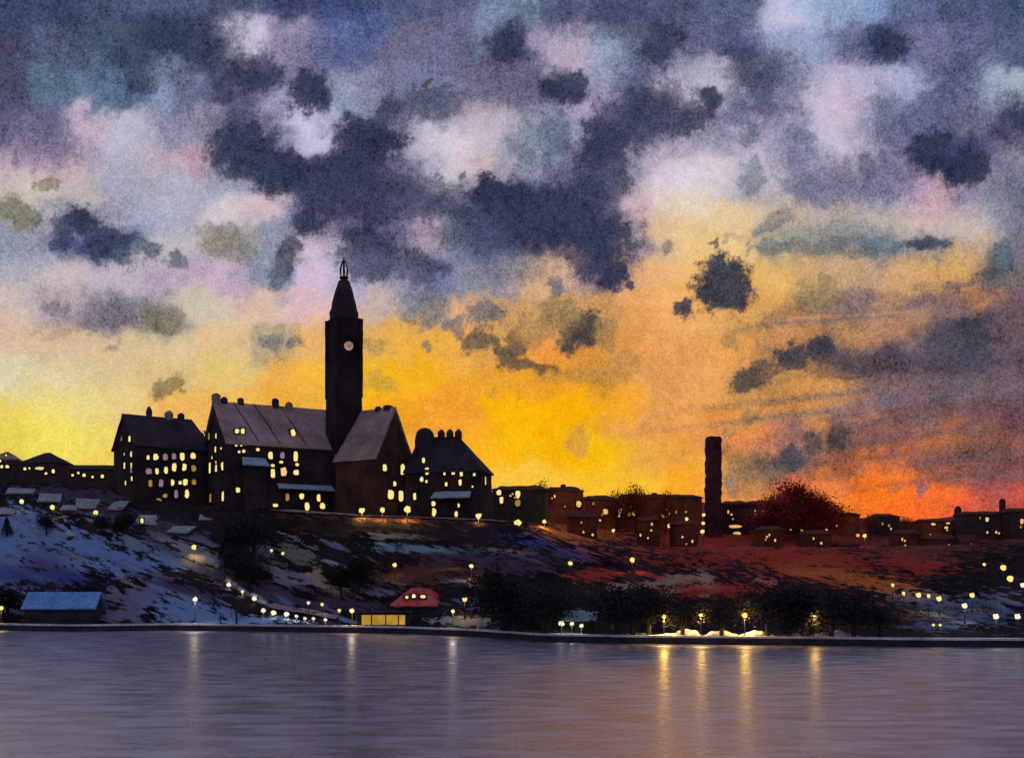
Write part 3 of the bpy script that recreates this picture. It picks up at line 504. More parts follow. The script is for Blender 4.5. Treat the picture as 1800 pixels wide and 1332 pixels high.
# ------------------------------------------------------------------ buildings
class Bld:
    """box-plan building placed by its near corner; sgn=+1 long front runs to the right, -1 to the left"""
    def __init__(s, name, label, cat, u0, Y0, th, uf, us_, v_eave, v_ridge, vbase, sgn=1, wall='brick', roof='roof', hip=(0, 0), group=None, over=.5, W=None, L=None, zb=None, amp=.12, rough_roof=.14):
        s.th = R(th); s.c, s.s_ = math.cos(s.th), math.sin(s.th); s.sgn = sgn; s.O = P(u0, vbase, Y0)
        base = s.O.z if zb is None else zb; ox, oy = s.O.x, s.O.y; kf = (uf - 900) / F; ks = (us_ - 900) / F
        # solve lengths so the far ends fall at the wanted photo columns
        s.L = L or abs((kf * oy - ox) / (s.c - kf * s.s_)); s.W = W or abs((ks * oy - ox) / (-s.s_ - ks * s.c))
        s.eave = (EYE + (HZ - v_eave) / F * oy) - base
        mx, my = s.world(0, s.W / 2)
        s.ridge = (EYE + (HZ - v_ridge) / F * my) - base
        s.base = base; s.root = empty(name, (ox, oy, base), s.th, label=label, cat=cat, group=group)
        bm = bmesh.new(); L_, W_, e, r = s.L, s.W, s.eave, s.ridge; x1 = sgn * L_
        drop = -7
        if v_ridge is None: r = e
        ends = []
        for x, hp in ((0, hip[0]), (x1, hip[1])):
            z_top = r - .12 if hp == 0 else e
            ends.append([bm.verts.new(q) for q in ((x, 0, drop), (x, 0, e), (x, W_ / 2, z_top), (x, W_, e), (x, W_, drop))])
        for k in range(5): bm.faces.new((ends[0][k], ends[0][(k + 1) % 5], ends[1][(k + 1) % 5], ends[1][k]))
        bm.faces.new(ends[0]); bm.faces.new(ends[1]); wobble(bm, amp)
        obj('wall', bm, M[wall], s.root)
        bm = bmesh.new(); o = over; dz = -o * (r - e) / (W_ / 2)
        xa, xb = -sgn * o, x1 + sgn * o; ra, rb = (xa if hip[0] == 0 else sgn * hip[0]), (xb if hip[1] == 0 else x1 - sgn * hip[1])
        A = [bm.verts.new(q) for q in ((xa, -o, e + dz), (xb, -o, e + dz), (xb, W_ + o, e + dz), (xa, W_ + o, e + dz), (ra, W_ / 2, r), (rb, W_ / 2, r))]
        fs = [bm.faces.new((A[0], A[1], A[5], A[4])), bm.faces.new((A[3], A[2], A[5], A[4]))]
        if hip[0]: fs.append(bm.faces.new((A[0], A[3], A[4])))
        if hip[1]: fs.append(bm.faces.new((A[1], A[2], A[5])))
        bmesh.ops.recalc_face_normals(bm, faces=bm.faces[:]); bmesh.ops.subdivide_edges(bm, edges=bm.edges[:], cuts=5, use_grid_fill=True)
        for v in bm.verts: v.co += mnoise.noise_vector(v.co / 2.2) * rough_roof; v.co.z += .12
        g = bmesh.ops.solidify(bm, geom=bm.faces[:], thickness=.28)
        s.roof = obj('roof', bm, M[roof], s.root)
    def world(s, x, y): return s.O.x + x * s.c - y * s.s_, s.O.y + x * s.s_ + y * s.c
    def on_front(s, u, v, off=0.0, y=0.0):
        """local x, z where the sight line meets the plane local y = const"""
        k = (u - 900) / F; y -= off
        # world(x,y).x = k * world(x,y).y
        x = (k * (s.O.y + y * s.c) - s.O.x + y * s.s_) / (s.c - k * s.s_); wy = s.world(x, y)[1]
        return x, EYE + (HZ - v) / F * wy - s.base, wy
    def on_side(s, u, v):
        k = (u - 900) / F; y = (k * s.O.y - s.O.x) / (-s.s_ - k * s.c); wy = s.world(0, y)[1]
        return y, EYE + (HZ - v) / F * wy - s.base, wy
    def wins(s, lst, side=False):
        for e in lst.replace('\n', ';').split(';'):
            t = e.split(); u, v, pw, ph = map(float, t[:4]); k = t[4] if len(t) > 4 else 'lit'
            if side:
                y, z, wy = s.on_side(u, v); px = wy / F; ww = max(.45, min(1.9, .8 * pw * px / max(.45, abs(math.sin(abs(s.th))))))
                if not (.3 < y < s.W - .3): y = min(max(y, .8), s.W - .8)
                window(s.root, (-s.sgn * .06, y, z), R(-90) * s.sgn, ww, ph * px * .86, k)
            else:
                x, z, wy = s.on_front(u, v); px = wy / F; x = s.sgn * min(max(s.sgn * x, .7), s.L - .7)
                window(s.root, (x, -.06, z), 0, pw * px / s.c * .8, ph * px * .9, k)
    def front_part(s, name, m, u0, v0, u1, v1, proj, thick, slope=.4, wob=.06):
        """lean-to roof or canopy on the front between photo columns"""
        xa, za, _ = s.on_front(u0, v0); xb, zb, _ = s.on_front(u1, v1); bm = bmesh.new()
        z = (za + zb) / 2; a, b = min(xa, xb), max(xa, xb)
        vs = [bm.verts.new(q) for q in ((a, -.04, z + slope), (b, -.04, z + slope), (b + .4, -proj, z - slope), (a - .4, -proj, z - slope))]
        f = bm.faces.new(vs); bmesh.ops.subdivide_edges(bm, edges=bm.edges[:], cuts=6, use_grid_fill=True)
        for v in bm.verts: v.co.z += mnoise.noise(v.co) * wob * 3
        bmesh.ops.solidify(bm, geom=bm.faces[:], thickness=thick); return obj(name, bm, m, s.root)
    def chimney(s, u, w, h, m='roof_dark', cap=True, y=None, d=None, vtop=None, round_=False):
        y = s.W / 2 if y is None else y; x, z, wy = s.on_front(u, 0, y=y); bm = bmesh.new(); d = d or w; z0 = s.ridge - .5
        if vtop: h = (EYE + (HZ - vtop) / F * wy - s.base) - s.ridge
        if round_:
            lathe(bm, [(w * .45, z0), (w * .5, z0 + .5 + h * .45), (w * .42, z0 + .5 + h * .7), (w * .2, z0 + .5 + h * .93), (.05, z0 + .5 + h)], 9, x, y)
        else:
            box(bm, x - w / 2, x + w / 2, y - d / 2, y + d / 2, z0, s.ridge + h * .8)
            lathe(bm, [(w * .55, s.ridge + h * .8 + .01), (w * .5, s.ridge + h * .9), (w * .2, s.ridge + h)], 8, x, y)
        for v in bm.verts: v.co += mnoise.noise_vector(v.co * 1.3) * .1
        return obj('chimney', bm, M[m], s.root)

# --- west wing
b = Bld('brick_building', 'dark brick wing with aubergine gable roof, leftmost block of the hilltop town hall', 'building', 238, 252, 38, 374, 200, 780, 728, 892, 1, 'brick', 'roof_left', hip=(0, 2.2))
b.wins("""260 804 5 9;273.6 803 9 13;290.5 803 9 13 pale;305.5 802 9 12 pale;320 802.5 8 15;339 801 9 12;261 828 12 12 pale;275.7 828 7 12;291.5 826 7 14;306 821 8 17;323.6 821 8 14;340 823 9 12 amber
264 849 7 14 amber;283 849 9 15 pale;303 848 6 12;316.5 848 6 7;325.4 847 8 13;340.7 847 8 11 amber;309 868 7 17 pale;328 868 7 17;290 871 9 8 amber;279 879 9 8 amber""")
b.wins("215 771 6 9 pale;229 771 9 12;220 798 4 5;232 798 7 12;220 818 7 13;232 818 7 12;232 826 7 12 pale;233 841 7 9;222 849 6 9", True)
b.chimney(262, 1.4, 2.4, vtop=714, round_=True); b.chimney(297, 2.0, 1.2, 'roof', vtop=721, round_=True); b.chimney(318, 1.2, 1.3, vtop=726)
# --- main hall with tower
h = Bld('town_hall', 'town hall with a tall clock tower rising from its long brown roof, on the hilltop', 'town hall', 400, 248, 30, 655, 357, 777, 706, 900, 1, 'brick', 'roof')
h.wins("359 760 6 4;368.6 767 7 15 amber;381 766 6 11;380 790 7 12;390 788 6 5;374 804 5 6;381 812 5 6;370 822 9 22;381 823 9 15;392 819 9 17;371 875 10 19 amber;393 872 10 20", True)
h.wins("""418 861 8 11;436 861 11 19;443 879 7 8;459.5 860 12 12 amber;459.5 877 10 13;475.7 800.5 10 15;496 800 9 13 pale;520 802 9 20;479 818 7 6;494 812 8 5;522 816.5 7 6;479.7 832 9 18;498 829 12 18 peach;521 830 12 10
415 783 5 4;424 782 5 5;431 781 4 4;420 794 5 5;428 793 6 6;453 790 7 6;505 874 8 15 amber;530 872 10 11;560 875 8 14;591 876 6 8;484 888 10 7;539.5 889 10 13;566.5 889 10 12;596 892 14 15""")
h.front_part('canopy', M['teal'], 487, 856, 642, 862, 2.4, .25, .55)
h.front_part('porch_roof', M['teal'], 425, 812, 465, 814, 2.2, .3, .9)
# porch pavilion walls under porch roof
x0, z0, _ = h.on_front(427, 822); x1, _, _ = h.on_front(463, 822); bm = bmesh.new(); box(bm, x0, x1, -1.7, -.02, -6, z0 + .4); wobble(bm, .08); obj('porch', bm, M['brick'], h.root)
# skylights on the main roof, following the slope
def dormer(bld, u, v, w, hgt, kind='lit'):
    k = .0; y = bld.W * .18
    for _ in range(12):
        x, z, _w = bld.on_front(u, v, y=y); zr = bld.eave + (bld.ridge - bld.eave) * y / (bld.W / 2); y += (z - zr) * .4
    bm = bmesh.new(); box(bm, x - w / 2 - .15, x + w / 2 + .15, y - .7, y + 1.4, z - hgt / 2 - .5, z + hgt / 2 + .12); d = obj('dormer', bm, M['roof_dark'], bld.root)
    window(bld.root, (x, y - .74, z), 0, w, hgt, kind)
dormer(h, 415, 758.5, 1.0, 1.0); dormer(h, 425, 758, .9, 1.2); dormer(h, 513, 761, 1.1, 1.6)
for u, w, vt, m, rd in ((380, 1.6, 691, 'roof', False), (394, 1.7, 697, 'roof_dark', True), (423, 1.2, 699, 'roof_dark', False), (484, 1.3, 700, 'roof_dark', False), (508, 1.8, 706, 'roof', True)):
    h.chimney(u, w, 2, m, vtop=vt, round_=rd)
# ridge ribs on the roof (seams)
bm = bmesh.new()
for u in (410, 446, 492):
    x, _, _ = h.on_front(u, 700, y=h.W / 2); tube(bm, [(x, h.W / 2, h.ridge + .16), (x + 1.6, h.W / 4, (h.ridge + h.eave) / 2 + .2), (x + 3.0, .1, h.eave + .22)], .13)
obj('roof_seam', bm, M['roof_dark'], h.root)
# tower
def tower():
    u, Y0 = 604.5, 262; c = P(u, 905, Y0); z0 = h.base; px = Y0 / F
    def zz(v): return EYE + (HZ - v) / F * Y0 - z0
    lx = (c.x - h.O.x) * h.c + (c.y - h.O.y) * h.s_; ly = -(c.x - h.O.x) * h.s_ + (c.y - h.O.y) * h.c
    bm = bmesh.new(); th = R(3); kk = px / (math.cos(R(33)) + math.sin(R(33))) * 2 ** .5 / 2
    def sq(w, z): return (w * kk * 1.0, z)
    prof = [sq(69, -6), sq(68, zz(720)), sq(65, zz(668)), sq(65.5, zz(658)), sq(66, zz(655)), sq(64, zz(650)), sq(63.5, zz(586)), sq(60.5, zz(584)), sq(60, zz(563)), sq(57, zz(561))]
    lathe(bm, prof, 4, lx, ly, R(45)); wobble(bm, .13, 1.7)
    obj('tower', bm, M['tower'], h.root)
    bm = bmesh.new()      # corner piers
    for a in range(4):
        an = R(45 + 90 * a); rr = 61 * kk; x, y = lx + rr * math.cos(an), ly + rr * math.sin(an)
        box(bm, x - .45, x + .45, y - .45, y + .45, zz(700), zz(565) + (a % 2) * .3)
    wobble(bm, .08, 1.2); obj('corner_pier', bm, M['tower'], h.root)
    bm = bmesh.new()
    lathe(bm, [(24.5 * px, zz(563)), (25 * px, zz(556)), (25.5 * px, zz(550)), (22.5 * px, zz(543)), (21 * px, zz(533)), (15.5 * px, zz(512)), (11.5 * px, zz(500)), (9.5 * px, zz(494)), (4 * px, zz(490.5))], 8, lx, ly, R(22)); wobble(bm, .12, 1.2)
    obj('spire', bm, M['spire'], h.root)
    bm = bmesh.new(); n = 6
    for k in range(n):
        a = 2 * math.pi * k / n; pts = []
        for r, v in ((2, 491), (6.5, 483), (7, 474), (5, 466), (1.2, 458)): pts.append((lx + r * px * math.cos(a), ly + r * px * math.sin(a), zz(v)))
        tube(bm, pts, .17, .12, 5)
    lathe(bm, [(8.5 * px, zz(489.5)), (8.5 * px, zz(487.5))], 10, lx, ly); lathe(bm, [(.22, zz(460)), (.08, zz(451))], 6, lx, ly)
    obj('finial', bm, M['spire'], h.root)
    # clock on the face that looks toward the water
    rf = 63.5 * kk * math.cos(R(45)); bm = bmesh.new(); n = 24; fz = zz(612)
    x, _, _ = h.on_front(613, 612, y=ly - rf - .1); rim = bmesh.new()
    for R_, y_, B in ((7.8 * px, -.18, bm),):
        f = [B.verts.new((x + R_ * math.cos(2 * math.pi * k / n), ly - rf - .28, fz + R_ * math.sin(2 * math.pi * k / n))) for k in range(n)]; g = [B.verts.new((v.co.x, ly - rf + .3, v.co.z)) for v in f]
        B.faces.new(f); B.faces.new(g)
        for k in range(n): B.faces.new((f[k], f[(k + 1) % n], g[(k + 1) % n], g[k]))
    cl = obj('clock_face', bm, M['clock'], h.root)
    for a, l in ((60, 6.2), (-35, 4.6)): tube(rim, [(x, ly - rf - .34, fz), (x + l * px * math.sin(R(a)), ly - rf - .34, fz + l * px * math.cos(R(a)))], .07, .04, 4)
    obj('clock_hands', rim, M['metal'], cl)
tower()
# --- gable wing right of the tower
g = Bld('brick_building', 'brick gable wing with reddish-brown roof immediately right of the clock tower', 'building', 660, 250, -36, 590, 724, 800, 716, 905, -1, 'brick_red', 'roof')
g.wins("675.7 822 8 14;707.5 825 9 22;693 850 6 10;686 869 12 20;704.5 871 10 22;718 872 8 18", True)
g.chimney(665, 1.6, 2, 'roof_dark', vtop=714, round_=True, y=g.W * .5); g.chimney(682, 1.6, 2, 'roof_dark', vtop=712, y=g.W * .5)
# --- east block
e = Bld('brick_building', 'dark hip-roofed brick block with domed turret and three pointed chimneys at hilltop right', 'building', 846, 250, -14, 712, 864, 822, 766, 912, -1, 'brick', 'roof_dark', hip=(6.5, 2))
e.wins("""744.6 809 7 10;750.7 828 10 15;741.6 842 8 10;750 846 5 6;762 885 10 10;763 900 10 16;781.7 831 5 10;796.7 830 8 10;811 831 7 15;834 834 6 6;784.6 851 6 8;809 848 7 12;831 855 4 4;806.5 888 5 8;802 903 7 12;729 872 7 14""")
e.wins("852 845 5 18", True)
e.front_part('canopy', M['teal'], 765, 870, 828, 872, 2.2, .3, .7)
for u in (776, 791, 806): e.chimney(u, 1.7, 2.0, 'roof_dark', vtop=754, round_=True)
bm = bmesh.new(); ty = e.W * .42; x, _, wy = e.on_front(747, 760, y=ty); zt = EYE + (HZ - 752) / F * wy - e.base
lathe(bm, [(2.3, -6), (2.3, zt - 3), (2.2, zt - 2.2), (1.9, zt - 1.1), (1.3, zt - .35), (.4, zt)], 14, x, ty); wobble(bm, .08); obj('turret', bm, M['roof_dark'], e.root)

# --- houses: small generic builder over photo boxes
def house(label, u0, u1, vtop, veave, vbase, Y, ang=18, wall='town', roof='town_roof', wins='', cat='house', group=None, name='house', chim=(), flat=False, depth=None, hip=(0, 0), amp=.14):
    """front facade spans u0..u1 at distance Y"""
    sg = 1 if ang >= 0 else -1; un = u0 if sg > 0 else u1; uf = u1 if sg > 0 else u0
    D = depth or 8; b = Bld(name, label, cat, un, Y, ang, uf, un - 10 * sg, veave, vtop, vbase, sg, wall, roof, W=D, hip=hip, group=group, over=.3, amp=amp, rough_roof=.14 if amp < .2 else .34)
    if wins: b.wins(wins)
    if group == 'houses on the far slope':
        for _ in range(3): b.wins('%.1f %.1f %.1f %.1f %s' % (rnd.uniform(u0 + 5, u1 - 5), rnd.uniform(veave + 6, min(veave + 40, vbase - 8)), rnd.uniform(3.5, 6), rnd.uniform(3.5, 7), rnd.choice(['orange', 'peach', 'amber', 'orange'])))
    for c in chim: b.chimney(c[0], c[1], 1, 'town_roof', vtop=c[2])
    return b
# left skyline
house('low dark house with peaked roof and a row of lit windows on the left skyline', 36, 116, 796, 812, 850, 276, 6, 'town_dark', 'roof_dark', '44 824 6 6;52 823 4 4;70 823 20 6 peach;81 832 6 5;94 828 7 8', hip=(4.5, 5), depth=9)
house('small round-roofed dark house at the far left edge of the skyline', -20, 26, 794, 806, 850, 280, 8, 'town_dark', 'roof', '11 800 4 4;0 810 6 5;3 820 6 6;13 820 8 6', hip=(3, 2.5))
house('long low dark annexe joining the left wing of the town hall', 120, 204, 818, 824, 862, 268, 3, 'town_dark', 'roof_dark', '128 835 6 5;138 831 5 5;148 835 8 6;163 838 5 5;180 837 7 7', depth=6)
def cottage(label, u0, u1, vtop, veave, ang=20, roof='snowroof', wins='', wall='town_dark'):
    p = hit((u0 + u1) / 2, veave + 8, 0); y = p.y; vb = HZ - (p.z - EYE) * F / y
    return house(label, u0, u1, vtop, veave, max(vb, veave + 12), y, ang, wall, roof, wins, cat='cottage', name='cottage', depth=5, amp=.08)
cottage('tiny cottage with a frosted grey roof, leftmost on the hillside under the skyline houses', 12, 34, 858, 866, 12)
cottage('small cottage with frosted grey roof, second from the left below the skyline houses', 36, 56, 859, 866, 10)
cottage('wide cottage with a pale grey-green roof, third from the left on the upper slope', 68, 104, 868, 880, 12)
cottage('largest cottage with a pale frosted gable roof in the middle of the left slope', 136, 186, 877, 892, 22, wins='168 899 7 9')
cottage('narrow cottage with a frosted roof just below the left wing', 192, 214, 881, 893, -15)
cottage('grey-roofed cottage with one lit window below the left wing, above the lamp on the snow', 236, 284, 905, 920, -12, wins='250 915 8 9')
cottage('dark cottage with a slanting frosted roof in the upper snow field, at the far left', -6, 22, 893, 902, 14)
cottage('low frosted cottage between the wide cottage and the largest cottage', 108, 132, 888, 895, 10)
cottage('small grey-roofed cottage at the right end of the blue snow field', 296, 330, 925, 934, -14)
cottage('half-buried cottage with a pale roof in the middle of the blue snow field', 118, 148, 932, 941, 18)
cottage('small frosted shed high on the slope, directly under the porch of the town hall', 352, 384, 905, 912, 12)
# boathouse
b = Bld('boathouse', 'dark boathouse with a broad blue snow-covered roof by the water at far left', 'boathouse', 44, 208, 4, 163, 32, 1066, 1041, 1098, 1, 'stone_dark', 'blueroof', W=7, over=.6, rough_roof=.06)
b.wins('3 1075 5 18 peach') if False else None
# red-roofed house, kiosk, pavilion
p = hit(745, 1078); r_ = Bld('house', 'small house with a bright red roof above the quay', 'house', 698, p.y, 14, 800, 690, 1062, 1034, 1078, 1, 'brick', 'redroof', W=7, hip=(3.2, 4.5), over=.5)
r_.wins('815 1066 1 1') if False else None
for u, v, w in ((686, 1036, 1.1), (702, 1036, .9), (703, 1043, .9), (717, 1042, .8), (738, 1042, 1.1)): pass
dormer(r_, 714, 1049, .6, .55); dormer(r_, 726, 1047, .7, .7, 'globe_w'); dormer(r_, 742, 1048, 1.0, .6)
def pavilion():
    y = float(Ys(675)) + 5; c = P(675, 1098, y); c.z = QZ + .05; px = y / F
    t = empty('pavilion', c, label='low quayside pavilion glowing amber through its glass front below the red roof', cat='pavilion')
    bm = bmesh.new(); box(bm, -4.4, 4.4, .1, 3, 0, 2.3); wobble(bm, .04); obj('wall', bm, M['stone_dark'], t)
    bm = bmesh.new(); box(bm, -3.9, 3.7, -.02, .14, .25, 1.95); wobble(bm, .05, 1, maxlen=.8); obj('glass_front', bm, M['kiosk_glow'], t)
    bm = bmesh.new(); box(bm, -4.9, 4.9, -.9, 3.4, 2.32, 2.55); wobble(bm, .06); obj('roof', bm, M['roof_dark'], t)
    for x in (-4.7, -2.1, .4, 2.6, 4.6): bm = bmesh.new(); box(bm, x - .1, x + .1, -.8, -.6, 0, 2.31); obj('post', bm, M['metal'], t)
pavilion()
def kiosk():
    y = float(Ys(1020)) + 3.5; c = P(1018, 1110, y); c.z = QZ + .05
    t = empty('kiosk', c, label='small dark quayside kiosk with a pale teal roof behind three white globe lamps', cat='kiosk')
    bm = bmesh.new(); box(bm, -2.6, 2.4, 0, 3, 0, 2.3); wobble(bm, .05); obj('wall', bm, M['stone_dark'], t)
    bm = bmesh.new(); a = [bm.verts.new(q) for q in ((-2.9, -.5, 2.2), (2.5, -.5, 2.2), (3.1, 2.6, 3.5), (-2.3, 2.6, 3.5))]; bm.faces.new(a)
    bmesh.ops.subdivide_edges(bm, edges=bm.edges[:], cuts=5, use_grid_fill=True)
    for v in bm.verts: v.co += mnoise.noise_vector(v.co) * .1
    bmesh.ops.solidify(bm, geom=bm.faces[:], thickness=.2); obj('roof', bm, M['teal'], t)
    bm = bmesh.new(); box(bm, -.5, .4, -.08, .02, .05, 1.9); obj('door', bm, M['metal'], t)
kiosk()

# right-hand town on the slope and ridge
RH2 = [
 (1004, 1050, 900, 907, 962, 300, 6, '1022 918 5 5 amber', 'small rust house in front of the arched-window house, lower on the slope'),
 (1120, 1160, 908, 914, 965, 300, -5, '1146 921 5 6 orange', 'small dark red house below the long ridge house'),
 (1188, 1228, 915, 921, 968, 298, 5, '', 'unlit dark red house just left of the foot of the tall chimney'),
 (1262, 1312, 960, 966, 990, 292, -6, '', 'unlit plum house on the slope under the slanting awning window'),
 (1335, 1378, 925, 931, 968, 305, 4, '1352 940 5 6 orange', 'small plum house below the two tall lit windows'),
 (1408, 1462, 932, 938, 975, 303, -4, '1430 946 4 5 orange', 'small rust house below the large crimson tree'),
 (1476, 1510, 950, 957, 985, 300, 5, '', 'unlit low house on the slope under the flat-topped dark house'),
 (1572, 1618, 930, 937, 985, 315, -6, '1590 950 5 5 orange', 'small rust house on the slope below the dip of the skyline'),
 (1630, 1682, 940, 947, 985, 310, 5, '1668 958 5 5 orange', 'broad rust house above the torn orange awning shed'),
 (1726, 1770, 966, 973, 1006, 295, -5, '', 'tall unlit block behind the tall yellow lamp at right'),
 (1772, 1830, 948, 956, 1010, 292, 5, '1786 972 5 7 orange', 'tall dark block at the right edge above the cream double lamp'),
 (1660, 1700, 995, 1001, 1024, 283, 4, '1676 1010 5 5 orange', 'little dark house below the narrow glowing door shed'),
]
RH = [
 ('low olive-walled house with lit windows right beside the hip-roofed block', 866, 958, 854, 860, 916, 272, -6, 'green_wall', 'town_roof', '877 865 12 11;881.5 879 9 14;910.4 869 10 16;910 884 12 14 amber', ()),
 ('rust brick house on the ridge under the small rust tree, beside the olive-walled house', 962, 1026, 856, 862, 930, 330, 5, 'town', 'town_roof', '1017 886 12 13 peach;993 890 4 4 amber', ((990, 1.4, 851),)),
 ('low rust house on the ridge with an arched lit window and paired panes', 1030, 1082, 871, 877, 930, 340, 5, 'town', 'town_roof', '1043 885 4 7 amber;1064 899 12 11 orange', ()),
 ('rust house with four small lit panes between the two ridge trees', 1084, 1122, 868, 876, 932, 345, -5, 'town', 'town_roof', '1090 896 7 13;1086 906 4 7;1106 904 6 7;1114 902 7 9', ()),
 ('long dark ridge house with stacked lamps in its facade, left of the tall chimney', 1124, 1234, 869, 874, 950, 350, 3, 'town', 'town_roof', '1172 895 14 6;1168 906 17 6 orange;1207 912 7 7;1176 924 8 8;1170 951 11 9;1078 920 14 4 orange', ((1150, 1.6, 866),)),
 ('flat plum house right of the tall chimney with a slanting lit awning window', 1270, 1318, 881, 885, 955, 345, -3, 'brick_plum', 'town_roof', '1293 925 28 6 orange;1295 938 17 8 orange;1291 951 12 8 peach', ()),
 ('narrow plum house with two tall lit windows left of the big red tree', 1320, 1362, 880, 885, 950, 352, 4, 'brick_plum', 'town_roof', '1328 901 6 14 peach;1340 898 6 9 peach', ()),
 ('plum house with lit roof edge under the big red tree', 1384, 1438, 886, 896, 955, 345, 8, 'brick_plum', 'town_roof', '1395 900 6 5 peach;1402 908 7 8 peach;1420 902 20 4 orange;1428 911 16 3 orange', ()),
 ('flat-topped dark house, right of the red tree, against the orange glow', 1442, 1512, 901, 904, 965, 350, -4, 'town', 'town_roof', '1520 941 8 7 orange', ()),
 ('small stepped dark house in the dip of the right skyline', 1544, 1582, 903, 907, 975, 352, 5, 'town_dark', 'town_roof', '1553 959 6 5 orange;1560 968 11 7 orange', ()),
 ('low rust house with four lit dots beneath the right skyline', 1622, 1686, 912, 916, 972, 345, 5, 'town', 'town_roof', '1640 921 10 5 orange;1666 919 9 5 orange;1682 917 9 4 orange;1663 927 9 5 peach', ((1684, 1.6, 889),)),
 ('tall dark house with a thin chimney and paired lit windows near the right edge', 1692, 1774, 899, 903, 985, 335, -5, 'town_dark', 'town_roof', '1735 913 8 8 peach;1751 935 5 5 peach;1763 937 6 7 peach;1754 956 9 8 orange;1765 956 7 8 orange;1759 967 20 7 orange', ((1762, 1.5, 876),)),
 ('dark house cut by the right edge of the view with one pink-lit window', 1777, 1850, 893, 899, 985, 330, 5, 'town_dark', 'town_roof', '1796 916 8 10 orange', ()),
]
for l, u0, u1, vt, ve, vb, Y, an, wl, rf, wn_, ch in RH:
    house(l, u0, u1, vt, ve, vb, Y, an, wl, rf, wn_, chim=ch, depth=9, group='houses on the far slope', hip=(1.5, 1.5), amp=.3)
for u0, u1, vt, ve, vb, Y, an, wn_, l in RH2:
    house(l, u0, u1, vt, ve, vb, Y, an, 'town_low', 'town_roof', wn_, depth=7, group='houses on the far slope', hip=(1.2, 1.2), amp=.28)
house('dark shed with a torn orange awning of light on the right slope', 1612, 1664, 976, 984, 1002, 285, 8, 'town_dark', 'town_roof', '1640 989 16 6 orange;1653 990 12 9 orange', cat='shed', name='shed', depth=5)
house('dark gabled shed with a narrow glowing door on the right slope', 1692, 1722, 940, 955, 975, 300, 8, 'town_dark', 'town_roof', '1707 962 9 18 orange', cat='shed', name='shed', depth=5)

# tall chimney stack
def stack():
    Y = 340; c = P(1254, 885, Y); c.z = gz(c.x, c.y) - .2; px = Y / F; H_ = EYE + (HZ - 768) / F * Y - c.z
    t = empty('chimney_tower', c, label='tall square plum brick chimney tower standing alone on the right ridge', cat='chimney tower')
    bm = bmesh.new(); lathe(bm, [(17.5 * px, -1), (17 * px, H_ * .25), (16.6 * px, H_ * .26), (16.6 * px, H_ * .96), (15.5 * px, H_ * .985)], 4, 0, 0, R(45 + 8)); wobble(bm, .5, .95, maxlen=1.0)
    obj('shaft', bm, M['brick_plum'], t)
    bm = bmesh.new(); lathe(bm, [(15 * px, H_ * .975), (14 * px, H_), (10 * px, H_)], 4, 0, 0, R(53)); wobble(bm, .4, .8, maxlen=.8); obj('cap', bm, M['brick_plum'], t)
    bm = bmesh.new()
    for k, vv in enumerate((785, 800, 815, 830, 845)):
        z = EYE + (HZ - vv) / F * Y - c.z; box(bm, -14.6 * px, -13 * px, -.5, .1, z, z + .9)
    wobble(bm, .12, 1); obj('bracket', bm, M['brick_plum'], t)
stack()

# ------------------------------------------------------------------ lamps
def lamp_proto(h_, rg, gm, arm=False):
    bm = bmesh.new(); lathe(bm, [(.16, -.5), (.16, .3), (.07, .4), (.05, h_ - .15), (.12, h_ - .1), (.12, h_)], 7); pm = mesh('pole', bm, M['metal'])
    bm = bmesh.new(); bmesh.ops.create_icosphere(bm, subdivisions=2, radius=rg)
    for v in bm.verts: v.co += mnoise.noise_vector(v.co * 2.2 / rg * .5 + Vector((rg * 9, h_, 1))) * rg * .55; v.co.z *= 1.0
    for f in bm.faces: f.smooth = True
    gmm = mesh('globe', bm, M[gm]); return pm, gmm
_lp = {}
def lamp(label, u, v, r=3.6, hgt=3.2, warm=True, watt=60, y0=None, yfix=None, group='street lamps', cat='lamp', name='street_lamp', lat=0):
    """r = globe radius in photo px; the globe centre is seen at (u, v)"""
    if yfix: q = P(u, v, yfix); g0 = Vector((q.x, yfix, gz(q.x, yfix))); hgt = max(.6, q.z - g0.z)
    else: g0 = hit(u, v, hgt, y0)
    rg = r * .68 * g0.y / F; rg = round(rg, 1) if rg > .2 else .2; hh = round(hgt, 1); k = (hh, rg, warm)
    if k not in _lp: _lp[k] = lamp_proto(hh - rg * .5, rg, 'globe_y' if warm else 'globe_w')
    t = empty(name, g0, label=label, cat=cat, group=group)
    link('pole', _lp[k][0], t); g_ = link('globe', _lp[k][1], t, (0, 0, hh))
    if watt:
        low = True; l = bpy.data.lights.new('bulb', 'SPOT' if low else 'POINT'); l.energy = watt * (.55 if low else 1)
        if low: l.spot_size = R(142 if not 232 < g0.y < 262 else 152); l.spot_blend = .25; l.shadow_soft_size = rg * .9; l.color = lin((255, 205, 120)) if warm else lin((255, 240, 215))
        # the bulb hangs clear of the globe so its light reaches the ground
        lo = bpy.data.objects.new('bulb', l); C.objects.link(lo); lo.parent = t; lo.location = (0, (-rg - .35) if not low else -.1, hh - rg - .12)
    if warm and watt >= 2600 or u in (343, 796, 619):      # second bulb added for warm glow and streaks on the water
        l = bpy.data.lights.new('bulb', 'POINT'); l.energy = 380 if watt >= 2600 else 90; l.shadow_soft_size = rg * .9; l.color = lin((255, 200, 80)) if watt >= 2600 else lin((255, 230, 200))
        lo = bpy.data.objects.new('bulb', l); C.objects.link(lo); lo.parent = t; lo.location = (0, -rg - .3, hh)
    return t
